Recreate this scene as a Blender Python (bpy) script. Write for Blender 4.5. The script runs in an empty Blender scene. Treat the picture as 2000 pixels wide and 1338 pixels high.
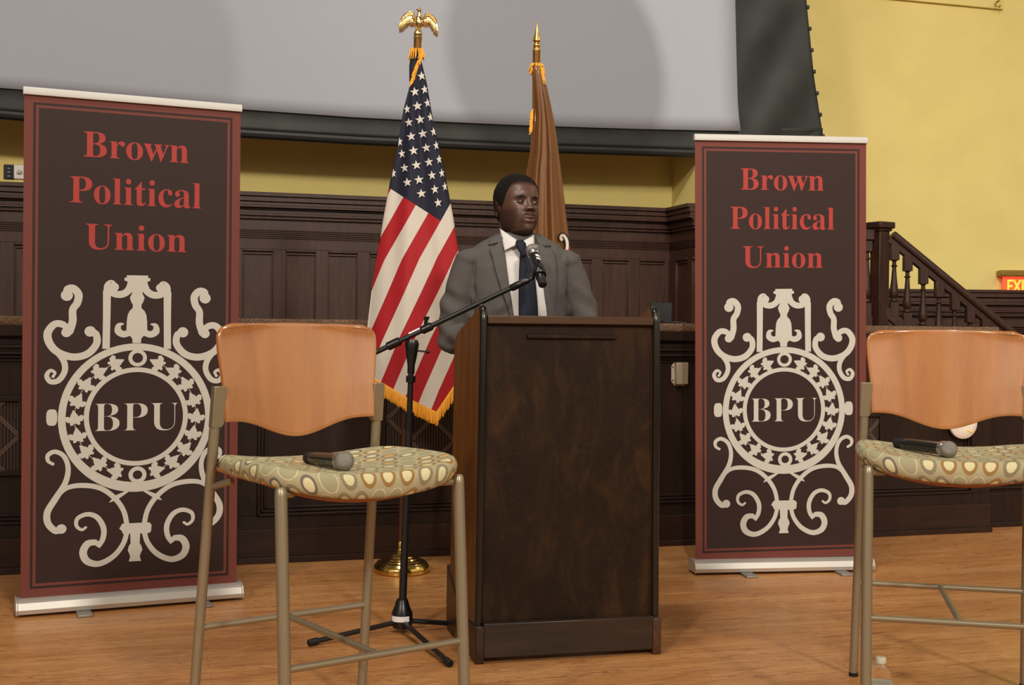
import bpy, bmesh, math, random
import numpy as np
from math import sin, cos, pi, radians, sqrt, atan2
from mathutils import Vector, Matrix, Euler
from mathutils.bvhtree import BVHTree

SC = bpy.context.scene
COL = SC.collection
random.seed(7)

# ------------------------------------------------------------------ camera
FPX, CAM_H, ROLL = 2450.0, 1.135, 0.010
PITCH = math.atan((669 - 640) / FPX)
FWD = Vector((0, cos(PITCH), -sin(PITCH)))
_u0 = Vector((0, sin(PITCH), cos(PITCH)))
_r0 = Vector((1, 0, 0))
RGT = _r0 * cos(ROLL) + _u0 * sin(ROLL)
UPV = _u0 * cos(ROLL) - _r0 * sin(ROLL)
EYE = Vector((0, 0, CAM_H))
cam_d = bpy.data.cameras.new('camera')
cam = bpy.data.objects.new('camera', cam_d)
COL.objects.link(cam)
cam_d.sensor_fit = 'HORIZONTAL'
cam_d.sensor_width = 36.0
cam_d.lens = 36.0 * FPX / 2000.0
cam_d.clip_start = 0.05
cam_d.clip_end = 100
cam.matrix_world = Matrix(((RGT.x, UPV.x, -FWD.x, 0), (RGT.y, UPV.y, -FWD.y, 0),
                           (RGT.z, UPV.z, -FWD.z, CAM_H), (0, 0, 0, 1)))
SC.camera = cam

# ------------------------------------------------------------------ light
def lin(r, g, b):
    f = lambda c: (c / 255) / 12.92 if c <= 10 else ((c / 255 + 0.055) / 1.055) ** 2.4
    return (f(r), f(g), f(b), 1.0)

SC.view_settings.view_transform = 'Standard'
SC.view_settings.look = 'None'
SC.view_settings.gamma = 1.0
SC.view_settings.use_curve_mapping = False
SC.view_settings.exposure = 0.0
world = bpy.data.worlds.new('hall')
SC.world = world
world.use_nodes = True
_nt = world.node_tree; _bg = _nt.nodes['Background']
# the unlit hall: a dim room, brighter towards its ceiling
def _wn(kind, **kw):
    x = _nt.nodes.new(kind)
    for k, v in kw.items(): setattr(x, k, v)
    return x
def _wm(op, a, b=0.0):
    x = _wn('ShaderNodeMath', operation=op)
    for i, v in enumerate((a, b)):
        if hasattr(v, 'is_output'): _nt.links.new(v, x.inputs[i])
        else: x.inputs[i].default_value = v
    return x.outputs[0]
_sx = _wn('ShaderNodeSeparateXYZ'); _nt.links.new(_wn('ShaderNodeTexCoord').outputs['Generated'], _sx.inputs[0])
_X, _Y, _Z = _sx.outputs
_cr = _wn('ShaderNodeValToRGB'); _mr = _wn('ShaderNodeMapRange'); _mr.inputs[1].default_value = -0.3; _mr.inputs[2].default_value = 0.7
_nt.links.new(_Z, _mr.inputs[0]); _nt.links.new(_mr.outputs[0], _cr.inputs[0])
_cr.color_ramp.elements[0].color = (0.04, 0.032, 0.025, 1); _cr.color_ramp.elements[1].color = (0.13, 0.113, 0.093, 1)
# bright bands added around the camera for reflections in the stool backs, by bearing (0 = straight behind the camera, + = to its right)
_az = _wm('ADD', _wm('DIVIDE', _wm('ARCTAN2', _X, _wm('MULTIPLY', _Y, -1.0)), 2 * pi), 0.5)
_bands = _wn('ShaderNodeValToRGB'); _nt.links.new(_az, _bands.inputs[0]); _bands.color_ramp.interpolation = 'EASE'
_st = [(-180, 0), (-75, 0), (-48, .55), (-34, .85), (-24, .25), (-17, .2), (-10, .62), (-4, .06), (12, .04), (19, .5), (40, .75), (95, .75), (125, 0)]
_e = _bands.color_ramp.elements
while len(_e) < len(_st): _e.new(0.5)
for _el, (_a, _v) in zip(_e, _st): _el.position = (_a + 180) / 360; _el.color = (_v, _v, _v, 1)
_up = _wn('ShaderNodeMapRange', interpolation_type='SMOOTHSTEP'); _up.inputs[1].default_value = 0.02; _up.inputs[2].default_value = 0.22; _nt.links.new(_Z, _up.inputs[0])
_dn = _wn('ShaderNodeMapRange', interpolation_type='SMOOTHSTEP'); _dn.inputs[1].default_value = 0.75; _dn.inputs[2].default_value = 0.45; _nt.links.new(_Z, _dn.inputs[0])
_lit = _wm('MULTIPLY', _wm('MULTIPLY', _wm('MULTIPLY', _bands.outputs[0], _up.outputs[0]), _dn.outputs[0]), 1.05)
_mx = _wn('ShaderNodeMix', data_type='RGBA', blend_type='ADD'); _mx.inputs[0].default_value = 1.0
_vm = _wn('ShaderNodeVectorMath', operation='SCALE'); _vm.inputs[0].default_value = (1.0, 0.86, 0.60); _nt.links.new(_lit, _vm.inputs['Scale'])
_nt.links.new(_cr.outputs[0], _mx.inputs[6]); _nt.links.new(_vm.outputs[0], _mx.inputs[7])
_nt.links.new(_mx.outputs[2], _bg.inputs[0]); _bg.inputs[1].default_value = 1.0

def area(name, loc, target, size, power, color, spread=180):
    d = bpy.data.lights.new(name, 'AREA')
    d.shape = 'DISK'; d.size = size; d.energy = power; d.color = color; d.spread = radians(spread)
    o = bpy.data.objects.new(name, d); COL.objects.link(o)
    o.location = loc
    o.rotation_euler = (Vector(target) - Vector(loc)).to_track_quat('-Z', 'Y').to_euler()
    return o

WARM = (1.0, 0.92, 0.81)
area('hall_lamp_right', (5.0, -7.0, 7.4), (0.3, 6.2, 1.2), 1.0, 760, WARM)
area('hall_lamp_left', (-4.6, -7.4, 7.4), (0.0, 6.2, 1.2), 1.0, 600, WARM)
area('hall_lamp_stair', (6.0, 6.0, 5.4), (5.0, 11.0, 2.0), 0.6, 55, WARM)
area('hall_lamp_stage', (-0.8, 3.2, 5.6), (-0.5, 5.5, 0.0), 0.8, 80, WARM)
ADDED_SCREEN_LIGHT = Vector((0.2, -4.0, 9.5))
area('added_screen_light', ADDED_SCREEN_LIGHT, (2.2, 7.9, 2.8), 0.13, 62, WARM, 42)  # added light, brightens the screen and throws the globe shadows onto it

# ------------------------------------------------------------------ pixel rays (2000 x 1338 frame) to places
def ray(x, y):
    return FWD + RGT * ((x - 1000) / FPX) - UPV * ((y - 669) / FPX)
def at(x, y, Y):
    d = ray(x, y); return EYE + d * (Y / d.y)
def flr(x, y, z=0.0):
    d = ray(x, y); return EYE + d * ((z - CAM_H) / d.z)
def onplane(x, y, p, n):
    d = ray(x, y); return EYE + d * ((p - EYE).dot(n) / d.dot(n))

# ------------------------------------------------------------------ object helpers
def tag(o, label=None, cat=None, group=None, kind=None):
    if label: o['label'] = label
    if cat: o['category'] = cat
    if group: o['group'] = group
    if kind: o['kind'] = kind
    return o
def empty(name, loc=(0, 0, 0), rz=0.0, label=None, cat=None, group=None):
    o = bpy.data.objects.new(name, None); COL.objects.link(o)
    o.empty_display_size = 0.1
    o.location = loc; o.rotation_euler = (0, 0, rz)
    return tag(o, label, cat, group)
def link_mesh(name, me, mat, parent=None, smooth=True, loc=None):
    o = bpy.data.objects.new(name, me); COL.objects.link(o)
    mats = mat if isinstance(mat, (list, tuple)) else [mat]
    if not me.materials:
        for m in mats: me.materials.append(m)
    me.polygons.foreach_set('use_smooth', [bool(smooth)] * len(me.polygons))
    if parent is not None: o.parent = parent
    if loc is not None: o.location = loc
    return o
def obj(name, bm, mat, parent=None, smooth=True, bevel=0, sharp=35, loc=None, seg=2):
    bmesh.ops.recalc_face_normals(bm, faces=bm.faces)
    me = bpy.data.meshes.new(name); bm.to_mesh(me); bm.free()
    o = link_mesh(name, me, mat, parent, smooth, loc)
    if bevel:
        b = o.modifiers.new('edge', 'BEVEL'); b.width = bevel; b.segments = seg; b.limit_method = 'ANGLE'; b.angle_limit = radians(40)
    if smooth and sharp:
        try: me.set_sharp_from_angle(angle=radians(sharp))
        except Exception: pass
    return o
def new(): return bmesh.new()
def box(bm, x0, x1, y0, y1, z0, z1, mi=0, M=None):
    vs = [bm.verts.new((x, y, z)) for x in (x0, x1) for y in (y0, y1) for z in (z0, z1)]
    if M is not None:
        for v in vs: v.co = M @ v.co
    for q in ((0, 1, 3, 2), (4, 6, 7, 5), (0, 4, 5, 1), (2, 3, 7, 6), (0, 2, 6, 4), (1, 5, 7, 3)):
        f = bm.faces.new([vs[i] for i in q]); f.material_index = mi
    return vs
def prism(bm, poly, axis, a, b, mi=0):
    """poly: 2D outline; axis: which world axis is the extrusion, from a to b"""
    def P(p, t):
        return {'x': (t, p[0], p[1]), 'y': (p[0], t, p[1]), 'z': (p[0], p[1], t)}[axis]
    A = [bm.verts.new(P(p, a)) for p in poly]; B = [bm.verts.new(P(p, b)) for p in poly]
    n = len(poly)
    fs = [bm.faces.new(A), bm.faces.new(B)]
    for i in range(n): fs.append(bm.faces.new((A[i], A[(i + 1) % n], B[(i + 1) % n], B[i])))
    for f in fs: f.material_index = mi
def tube(bm, pts, rad, seg=12, caps=True, mi=0, flat=None):
    """tapered tube along pts; rad one number or one per point; flat=(k) squeezes the second axis"""
    pts = [Vector(p) for p in pts]; n = len(pts)
    if not isinstance(rad, (list, tuple)): rad = [rad] * n
    rings = []; ref = None
    for i, p in enumerate(pts):
        t = (pts[min(i + 1, n - 1)] - pts[max(i - 1, 0)]).normalized()
        if ref is None:
            ref = Vector((0, 0, 1)) if abs(t.z) < 0.9 else Vector((0, 1, 0))
        a = t.cross(ref)
        if a.length < 1e-6: a = t.orthogonal()
        a.normalize(); b = a.cross(t).normalized(); ref = b
        rx = rad[i]; ry = rx * (flat if flat else 1)
        rings.append([bm.verts.new(p + a * (cos(2 * pi * k / seg) * rx) + b * (sin(2 * pi * k / seg) * ry)) for k in range(seg)])
    for i in range(n - 1):
        for k in range(seg):
            f = bm.faces.new((rings[i][k], rings[i][(k + 1) % seg], rings[i + 1][(k + 1) % seg], rings[i + 1][k])); f.material_index = mi
    if caps:
        for r in (rings[0], rings[-1]):
            f = bm.faces.new(r); f.material_index = mi
    return rings
def lathe(bm, prof, seg=32, M=None, mi=0):
    """prof: (r, z) pairs"""
    rings = []
    for r, z in prof:
        if r < 1e-6:
            rings.append([bm.verts.new((0, 0, z))])
        else:
            rings.append([bm.verts.new((r * cos(2 * pi * k / seg), r * sin(2 * pi * k / seg), z)) for k in range(seg)])
    if M is not None:
        for R in rings:
            for v in R: v.co = M @ v.co
    for A, B in zip(rings, rings[1:]):
        for k in range(seg):
            k2 = (k + 1) % seg
            if len(A) == 1 and len(B) == 1: continue
            if len(A) == 1: f = bm.faces.new((A[0], B[k], B[k2]))
            elif len(B) == 1: f = bm.faces.new((A[k], A[k2], B[0]))
            else: f = bm.faces.new((A[k], A[k2], B[k2], B[k]))
            f.material_index = mi
    for R in (rings[0], rings[-1]):
        if len(R) > 1:
            try: bm.faces.new(R).material_index = mi
            except Exception: pass
def ellipsoid(bm, c, r, M=None, u=24, v=14, mi=0):
    S = Matrix.Diagonal((r[0], r[1], r[2], 1))
    T = Matrix.Translation(c) @ (M if M is not None else Matrix()) @ S
    res = bmesh.ops.create_uvsphere(bm, u_segments=u, v_segments=v, radius=1.0, matrix=T)
    return res['verts']
def grid(bm, nu, nv, fn, mi=0, closed_u=False):
    V = [[bm.verts.new(fn(i / (nu if closed_u else nu - 1), j / (nv - 1))) for i in range(nu)] for j in range(nv)]
    for j in range(nv - 1):
        for i in range(nu if closed_u else nu - 1):
            i2 = (i + 1) % nu
            f = bm.faces.new((V[j][i], V[j][i2], V[j + 1][i2], V[j + 1][i])); f.material_index = mi
    return V
def catmull(P, n=8, closed=False):
    P = [Vector(p) for p in P]; out = []
    m = len(P)
    for i in range(m if closed else m - 1):
        if closed: a, b, c, d = P[(i - 1) % m], P[i], P[(i + 1) % m], P[(i + 2) % m]
        else: a, b, c, d = P[max(i - 1, 0)], P[i], P[i + 1], P[min(i + 2, m - 1)]
        for k in range(n):
            t = k / n
            out.append(0.5 * ((2 * b) + (c - a) * t + (2 * a - 5 * b + 4 * c - d) * t * t + (3 * b - a - 3 * c + d) * t ** 3))
    if not closed: out.append(P[-1])
    return out
def interp(x, xs, ys):
    return float(np.interp(x, xs, ys))
def dup(o, parent=None):
    """a thing with its parts and their sub-parts"""
    c = o.copy(); COL.objects.link(c)
    if parent is not None: c.parent = parent
    for ch in list(o.children): dup(ch, c)
    return c

# ------------------------------------------------------------------ materials
class Nodes:
    def __init__(s, m):
        s.t = m.node_tree; s.b = s.t.nodes['Principled BSDF']
    def n(s, kind, **kw):
        x = s.t.nodes.new(kind)
        for k, v in kw.items(): setattr(x, k, v)
        return x
    def l(s, a, b): s.t.links.new(a, b)
    def put(s, sock, v):
        if hasattr(v, 'is_output'): s.l(v, sock)
        else: sock.default_value = v
    def m(s, op, a, b=0.0, c=None, clamp=False):
        x = s.n('ShaderNodeMath', operation=op, use_clamp=clamp)
        s.put(x.inputs[0], a); s.put(x.inputs[1], b)
        if c is not None: s.put(x.inputs[2], c)
        return x.outputs[0]
    def mix(s, fac, a, b, blend='MIX'):
        x = s.n('ShaderNodeMix', data_type='RGBA', blend_type=blend)
        s.put(x.inputs[0], fac); s.put(x.inputs[6], a); s.put(x.inputs[7], b)
        return x.outputs[2]
    def coord(s, which='Object'): return s.n('ShaderNodeTexCoord').outputs[which]
    def map(s, v, scale=(1, 1, 1), rot=(0, 0, 0), loc=(0, 0, 0)):
        x = s.n('ShaderNodeMapping'); s.l(v, x.inputs[0])
        x.inputs['Scale'].default_value = scale; x.inputs['Rotation'].default_value = rot; x.inputs['Location'].default_value = loc
        return x.outputs[0]
    def noise(s, v, scale=5, detail=4, rough=0.55, dist=0.0, out=0):
        x = s.n('ShaderNodeTexNoise'); s.l(v, x.inputs['Vector'])
        x.inputs['Scale'].default_value = scale; x.inputs['Detail'].default_value = detail
        x.inputs['Roughness'].default_value = rough; x.inputs['Distortion'].default_value = dist
        return x.outputs[out]
    def ramp(s, fac, stops):
        x = s.n('ShaderNodeValToRGB'); s.put(x.inputs[0], fac)
        e = x.color_ramp.elements
        while len(e) < len(stops): e.new(0.5)
        for el, (p, c) in zip(e, stops): el.position = p; el.color = c
        return x.outputs[0]
    def bump(s, h, strength=0.2, dist=0.01):
        x = s.n('ShaderNodeBump'); s.l(h, x.inputs['Height'])
        x.inputs['Strength'].default_value = strength; x.inputs['Distance'].default_value = dist
        s.l(x.outputs[0], s.b.inputs['Normal'])

def mat(name, col, rough=0.5, metal=0.0, coat=0.0, spec=0.5, build=None, emit=None, estr=0.0):
    m = bpy.data.materials.new(name); m.use_nodes = True
    b = m.node_tree.nodes['Principled BSDF']
    b.inputs['Base Color'].default_value = col; b.inputs['Roughness'].default_value = rough
    b.inputs['Metallic'].default_value = metal; b.inputs['Coat Weight'].default_value = coat
    b.inputs['Specular IOR Level'].default_value = spec
    if emit: b.inputs['Emission Color'].default_value = emit; b.inputs['Emission Strength'].default_value = estr
    if build: build(Nodes(m))
    return m

def wood_fn(c1, c2, c3, scale=(14, 14, 1.0), bump=0.05, fig=0.0):
    def f(N):
        v = N.map(N.coord(), scale=scale)
        g = N.noise(v, 3.0, 6, 0.62, 0.8)
        col = N.ramp(g, [(0.3, c1), (0.52, c2), (0.75, c3)])
        v2 = N.map(N.coord(), scale=(scale[0] * 9, scale[1] * 9, scale[2] * 5))
        fine = N.noise(v2, 4, 3, 0.6)
        col = N.mix(N.m('MULTIPLY', N.m('SUBTRACT', fine, 0.5), 0.7, clamp=True), col, c1)
        if fig:
            big = N.noise(N.map(N.coord(), scale=(2.2, 2.2, 1.6)), 2.0, 3, 0.5, 1.4)
            w = N.m('ABSOLUTE', N.m('SINE', N.m('MULTIPLY', big, 46.0)))
            line = N.m('POWER', N.m('SUBTRACT', 1.0, w), 5.0)
            line = N.m('MULTIPLY', line, N.m('MULTIPLY', N.noise(N.coord(), 3.0, 2), fig), clamp=True)
            col = N.mix(line, col, c3)
        N.l(col, N.b.inputs['Base Color'])
        N.bump(fine, bump, 0.002)
    return f

def noise_tint(c1, c2, scale=6, bump=0.0, bscale=200, detail=4):
    def f(N):
        g = N.noise(N.coord(), scale, detail)
        N.l(N.ramp(g, [(0.3, c1), (0.7, c2)]), N.b.inputs['Base Color'])
        if bump: N.bump(N.noise(N.coord(), bscale, 3), bump, 0.003)
    return f

M_yellow = mat('yellow_paint', lin(214, 186, 96), 0.75, build=noise_tint(lin(222, 202, 124), lin(230, 210, 132), 2.5, 0.06, 140))
M_darkwood = mat('dark_panel_wood', lin(60, 36, 26), 0.42, spec=0.4,
                 build=wood_fn(lin(47, 27, 19), lin(59, 35, 25), lin(72, 44, 32), (9, 9, 1.2), 0.04))
M_stagewood = mat('stage_front_wood', lin(50, 29, 20), 0.5, spec=0.3,
                  build=wood_fn(lin(28, 15, 9), lin(36, 20, 13), lin(45, 26, 17), (9, 9, 1.2), 0.04))
M_railwood = mat('stair_rail_wood', lin(62, 38, 26), 0.45, spec=0.3, build=wood_fn(lin(40, 23, 15), lin(52, 31, 21), lin(66, 40, 27), (10, 10, 2), 0.03))
def carpet_fn(N):
    g = N.noise(N.coord(), 120, 3, 0.7)
    N.l(N.ramp(g, [(0.35, lin(70, 50, 36)), (0.65, lin(134, 104, 80))]), N.b.inputs['Base Color'])
    N.bump(g, 0.8, 0.006)
M_carpet = mat('stage_carpet', lin(105, 80, 60), 0.95, build=carpet_fn)

def floor_fn(N):
    co = N.coord()
    sep = N.n('ShaderNodeSeparateXYZ'); N.l(co, sep.inputs[0])
    br = N.n('ShaderNodeTexBrick'); N.l(co, br.inputs['Vector'])
    br.offset = 0.37; br.offset_frequency = 2; br.squash = 1.0
    for k, v in (('Scale', 1.0), ('Mortar Size', 0.0009), ('Brick Width', 1.15), ('Row Height', 0.057), ('Bias', 0.0)):
        br.inputs[k].default_value = v
    br.inputs['Color1'].default_value = (0, 0, 0, 1); br.inputs['Color2'].default_value = (1, 1, 1, 1); br.inputs['Mortar'].default_value = (0.5, 0.5, 0.5, 1)
    tone = br.outputs['Color']
    # every strip shifts its own grain
    row = N.m('FLOOR', N.m('DIVIDE', sep.outputs[1], 0.057))
    cmb = N.n('ShaderNodeCombineXYZ')
    N.l(N.m('ADD', sep.outputs[0], N.m('MULTIPLY', row, 3.71)), cmb.inputs[0]); N.l(sep.outputs[1], cmb.inputs[1]); N.l(N.m('MULTIPLY', row, 1.37), cmb.inputs[2])
    v = N.map(cmb.outputs[0], scale=(1.3, 17, 1))
    g = N.noise(v, 1.6, 5, 0.6, 1.3)
    w = N.m('ABSOLUTE', N.m('SINE', N.m('MULTIPLY', g, 24.0)))
    grain = N.m('POWER', N.m('SUBTRACT', 1.0, w), 2.2)
    pore = N.noise(N.map(cmb.outputs[0], scale=(16, 260, 1)), 2.0, 3, 0.7)
    base = N.mix(tone, lin(204, 146, 90), lin(228, 174, 114))
    warm = N.noise(N.map(co, scale=(0.5, 3.0, 1)), 1.2, 2)
    base = N.mix(N.m('MULTIPLY', warm, 0.75), base, lin(196, 128, 70))
    base = N.mix(N.m('MULTIPLY', grain, N.m('MULTIPLY', N.m('SUBTRACT', N.noise(N.map(co, scale=(1.3, 8, 1)), 1.6, 3, 0.6), 0.24), 3.2), clamp=True), base, lin(138, 78, 42))
    base = N.mix(N.m('MULTIPLY', N.m('SUBTRACT', pore, 0.46), 2.4, clamp=True), base, lin(138, 82, 44))
    base = N.mix(N.m('MULTIPLY', br.outputs['Fac'], 0.55), base, lin(92, 52, 26))
    N.l(base, N.b.inputs['Base Color'])
    N.l(N.m('MULTIPLY_ADD', pore, 0.16, 0.25), N.b.inputs['Roughness'])
    N.bump(N.m('SUBTRACT', N.m('MULTIPLY', pore, 0.25), br.outputs['Fac']), 0.12, 0.002)
M_floor = mat('oak_strip_floor', lin(200, 140, 80), 0.3, coat=0.0, build=floor_fn)

M_screen = mat('screen_cloth', lin(160, 163, 174), 0.85)
M_black_cloth = mat('black_screen_border', lin(38, 40, 38), 0.55, spec=0.3, build=noise_tint(lin(32, 34, 33), lin(46, 48, 45), 4, 0.05, 60))
M_black_metal = mat('black_metal', lin(20, 20, 20), 0.38, spec=0.5)
M_black_plastic = mat('black_plastic', lin(16, 16, 17), 0.3)
M_rubber = mat('black_rubber', lin(14, 13, 13), 0.7)
M_alu = mat('brushed_aluminium', lin(200, 196, 190), 0.5, 0.6)
M_white_alu = mat('white_rail', lin(190, 188, 184), 0.5, 0.1)
M_fabric_dark = mat('banner_dark_brown', lin(46, 29, 25), 0.6, spec=0.3)
M_fabric_red = mat('banner_red_brown', lin(108, 54, 46), 0.6, spec=0.3)
M_letter_red = mat('banner_letter_red', lin(164, 58, 53), 0.6, spec=0.3)
M_emblem = mat('banner_ivory', lin(194, 190, 182), 0.6, spec=0.3)
M_brass = mat('polished_brass', lin(226, 186, 104), 0.16, 1.0)
M_gold = mat('gilt_metal', lin(214, 184, 122), 0.24, 1.0, build=noise_tint(lin(198, 160, 92), lin(226, 200, 146), 30, 0.25, 160))
M_pole = mat('varnished_pole', lin(86, 42, 24), 0.35, build=wood_fn(lin(66, 30, 16), lin(86, 42, 24), lin(104, 54, 30), (20, 20, 1), 0.02))
M_fringe = mat('gold_fringe', lin(232, 160, 40), 0.6)
M_steel = mat('bronze_grey_steel', lin(152, 140, 116), 0.36, 0.5)
M_ply = mat('orange_plywood', lin(178, 112, 52), 0.45, coat=1.0,
            build=wood_fn(lin(166, 102, 46), lin(178, 112, 53), lin(189, 122, 60), (5, 5, 0.6), 0.01))
M_plyedge = mat('plywood_pan', lin(178, 112, 70), 0.4)
M_lectern = mat('lectern_dark_wood', lin(62, 38, 20), 0.42, spec=0.22,
                build=wood_fn(lin(26, 15, 7), lin(38, 23, 11), lin(64, 41, 20), (4, 4, 1.6), 0.03, fig=0.5))
M_lecside = mat('lectern_side_wood', lin(126, 76, 36), 0.4, spec=0.35,
                build=wood_fn(lin(98, 60, 24), lin(116, 73, 31), lin(132, 86, 39), (12, 12, 0.8), 0.02))
M_lectop = mat('lectern_top_wood', lin(78, 45, 25), 0.4, build=wood_fn(lin(56, 33, 15), lin(70, 43, 21), lin(90, 57, 29), (1, 14, 14), 0.02))
M_lecblack = mat('lectern_black_edge', lin(22, 17, 13), 0.26, coat=0.15)
M_lecbase = mat('lectern_base_wood', lin(44, 27, 16), 0.36, build=wood_fn(lin(32, 19, 11), lin(44, 27, 16), lin(62, 40, 26), (1, 10, 10), 0.05))
M_white_tape = mat('white_tape', lin(232, 230, 226), 0.6)
M_grille = mat('microphone_mesh', lin(150, 146, 140), 0.4, 0.8)
def grille_fn(N):
    v = N.n('ShaderNodeTexVoronoi'); v.inputs['Scale'].default_value = 900
    N.l(N.coord(), v.inputs['Vector'])
    N.l(N.ramp(v.outputs['Distance'], [(0.1, lin(96, 92, 88)), (0.55, lin(168, 163, 156))]), N.b.inputs['Base Color'])
    N.bump(v.outputs['Distance'], 0.6, 0.002)
M_grille = mat('microphone_mesh', lin(150, 146, 140), 0.4, 0.7, build=grille_fn)
M_ring = mat('microphone_ring', lin(170, 166, 160), 0.3, 0.9)
M_mic = mat('microphone_body', lin(22, 20, 20), 0.26, coat=0.2)

_b = M_ply.node_tree.nodes['Principled BSDF']; _b.inputs['Coat IOR'].default_value = 2.0; _b.inputs['Coat Roughness'].default_value = 0.14

# ------------------------------------------------------------------ the setting: floor, stage front, stage, back wall
WA = radians(16.575)
W0 = Vector((0, 6.33, 0)); WU = Vector((cos(WA), sin(WA), 0)); WV = Vector((-sin(WA), cos(WA), 0))
WALLM = Matrix.Translation(W0) @ Matrix.Rotation(WA, 4, 'Z')
def wl(x, y, v=0.0):
    p = onplane(x, y, W0 + WV * v, WV)
    return ((p - W0).dot(WU), p.z)
def wpt(u, v, z): return WALLM @ Vector((u, v, z))
def wrong_none(): pass
def struct(name, bm, m, bevel=0, smooth=True, M=WALLM, sharp=35):
    o = obj(name, bm, m, None, smooth, bevel, sharp)
    o.matrix_world = M; o['kind'] = 'structure'
    return o

bm = new(); box(bm, -9, 13, -9, 6.5, -0.08, 0.0)
struct('floor', bm, M_floor)

BD = 2.2                              # stage depth up to the rear wall
U_END = wl(1932, 1035)[0]             # where the stage front ends at the stairs
LEDGE = 1.166
u_p1 = wl(502, 1015)[0]; u_p4 = wl(1899, 976)[0]
U_LEFT = -7.0
# stage front: panels set back, stiles and rails proud of them, mouldings round each panel
Z_B, Z_T = 0.222, 1.005               # panel opening
panels = [(U_LEFT + 0.1, u_p1 - 3.2), (u_p1 - 3.1, u_p1 - 0.42), (u_p1, u_p1 + 1.62), (u_p1 + 1.72, wl(1480, 980)[0]), (wl(1520, 980)[0], u_p4)]
bm = new()
box(bm, U_LEFT, U_END, 0.022, 0.09, 0.0, LEDGE - 0.03)
box(bm, U_LEFT, U_END, 0.0, 0.03, 0.0, Z_B); box(bm, U_LEFT, U_END, 0.0, 0.03, Z_T, LEDGE - 0.03)
edges = [U_LEFT] + [e for p in panels for e in p] + [U_END]
for a, b in zip(edges[0::2], edges[1::2]): box(bm, a, b, 0.0, 0.03, Z_B, Z_T)
for a, b in panels:
    for k, (w, d) in enumerate(((0.014, -0.010), (0.03, 0.004), (0.042, 0.014))):
        i = 0.016 * k
        box(bm, a + i, a + i + 0.014, d, 0.03, Z_B + i, Z_T - i); box(bm, b - i - 0.014, b - i, d, 0.03, Z_B + i, Z_T - i)
        box(bm, a + i, b - i, d, 0.03, Z_B + i, Z_B + i + 0.014); box(bm, a + i, b - i, d, 0.03, Z_T - i - 0.014, Z_T - i)
# cornice under the carpet
for z0, z1, d in ((1.02, 1.035, -0.012), (1.035, 1.06, -0.006), (1.075, 1.135, -0.03)):
    box(bm, U_LEFT, U_END, d, 0.03, z0, z1)
struct('wall_stage_front', bm, M_stagewood, bevel=0.003)
bm = new()
box(bm, U_LEFT, U_END, -0.012, 0.0, 0.028, 0.16); box(bm, U_LEFT, U_END, -0.03, 0.0, 0.0, 0.03)
struct('baseboard_front', bm, mat('baseboard_wood', lin(44, 25, 17), 0.5, spec=0.3, build=wood_fn(lin(36, 19, 12), lin(44, 25, 17), lin(54, 32, 23), (1, 9, 9), 0.04)), bevel=0.003)
# next bay beyond, set a little back, its top falling with the stair
bm = new()
UE2 = U_END + 2.4
zt0 = wl(1950, 668, 0.14)[1]
prism(bm, [(U_END - 0.02, 0), (UE2, 0), (UE2, 0.35), (U_END + 0.55, 0.62), (U_END + 0.10, zt0), (U_END - 0.02, LEDGE - 0.03)], 'y', 0.14, 0.22)
box(bm, U_END + 0.02, UE2, 0.112, 0.14, 0.0, 0.03); box(bm, U_END + 0.02, UE2, 0.128, 0.14, 0.0, 0.2)
for k, d in enumerate((0.122, 0.132)):
    box(bm, U_END + 0.03, UE2, d, 0.14, 0.222 + 0.016 * k, 0.236 + 0.016 * k)
box(bm, U_END - 0.06, U_END - 0.0001, 0.03, 0.22, 0.0, LEDGE - 0.03)
struct('wall_stair_side', bm, M_stagewood, bevel=0.003)

# carpeted stage with a rolled front edge
bm = new()
nose = [(-0.034 + 0.034 * (1 - cos(t)) , LEDGE - 0.024 + 0.024 * sin(t)) for t in [pi * (-0.5 + k / 8.0) for k in range(8)]]
prof = [(-0.010, LEDGE - 0.048)] + [(-0.034 + (0.012 * (1 - cos(pi * (k / 8 - 0.5)))), LEDGE - 0.024 + 0.024 * sin(pi * (k / 8 - 0.5))) for k in range(9)] + [(4.6, LEDGE), (4.6, LEDGE - 0.048)]
prism(bm, prof, 'x', U_LEFT, wl(1944, 640)[0])
struct('floor_stage', bm, M_carpet)

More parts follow.
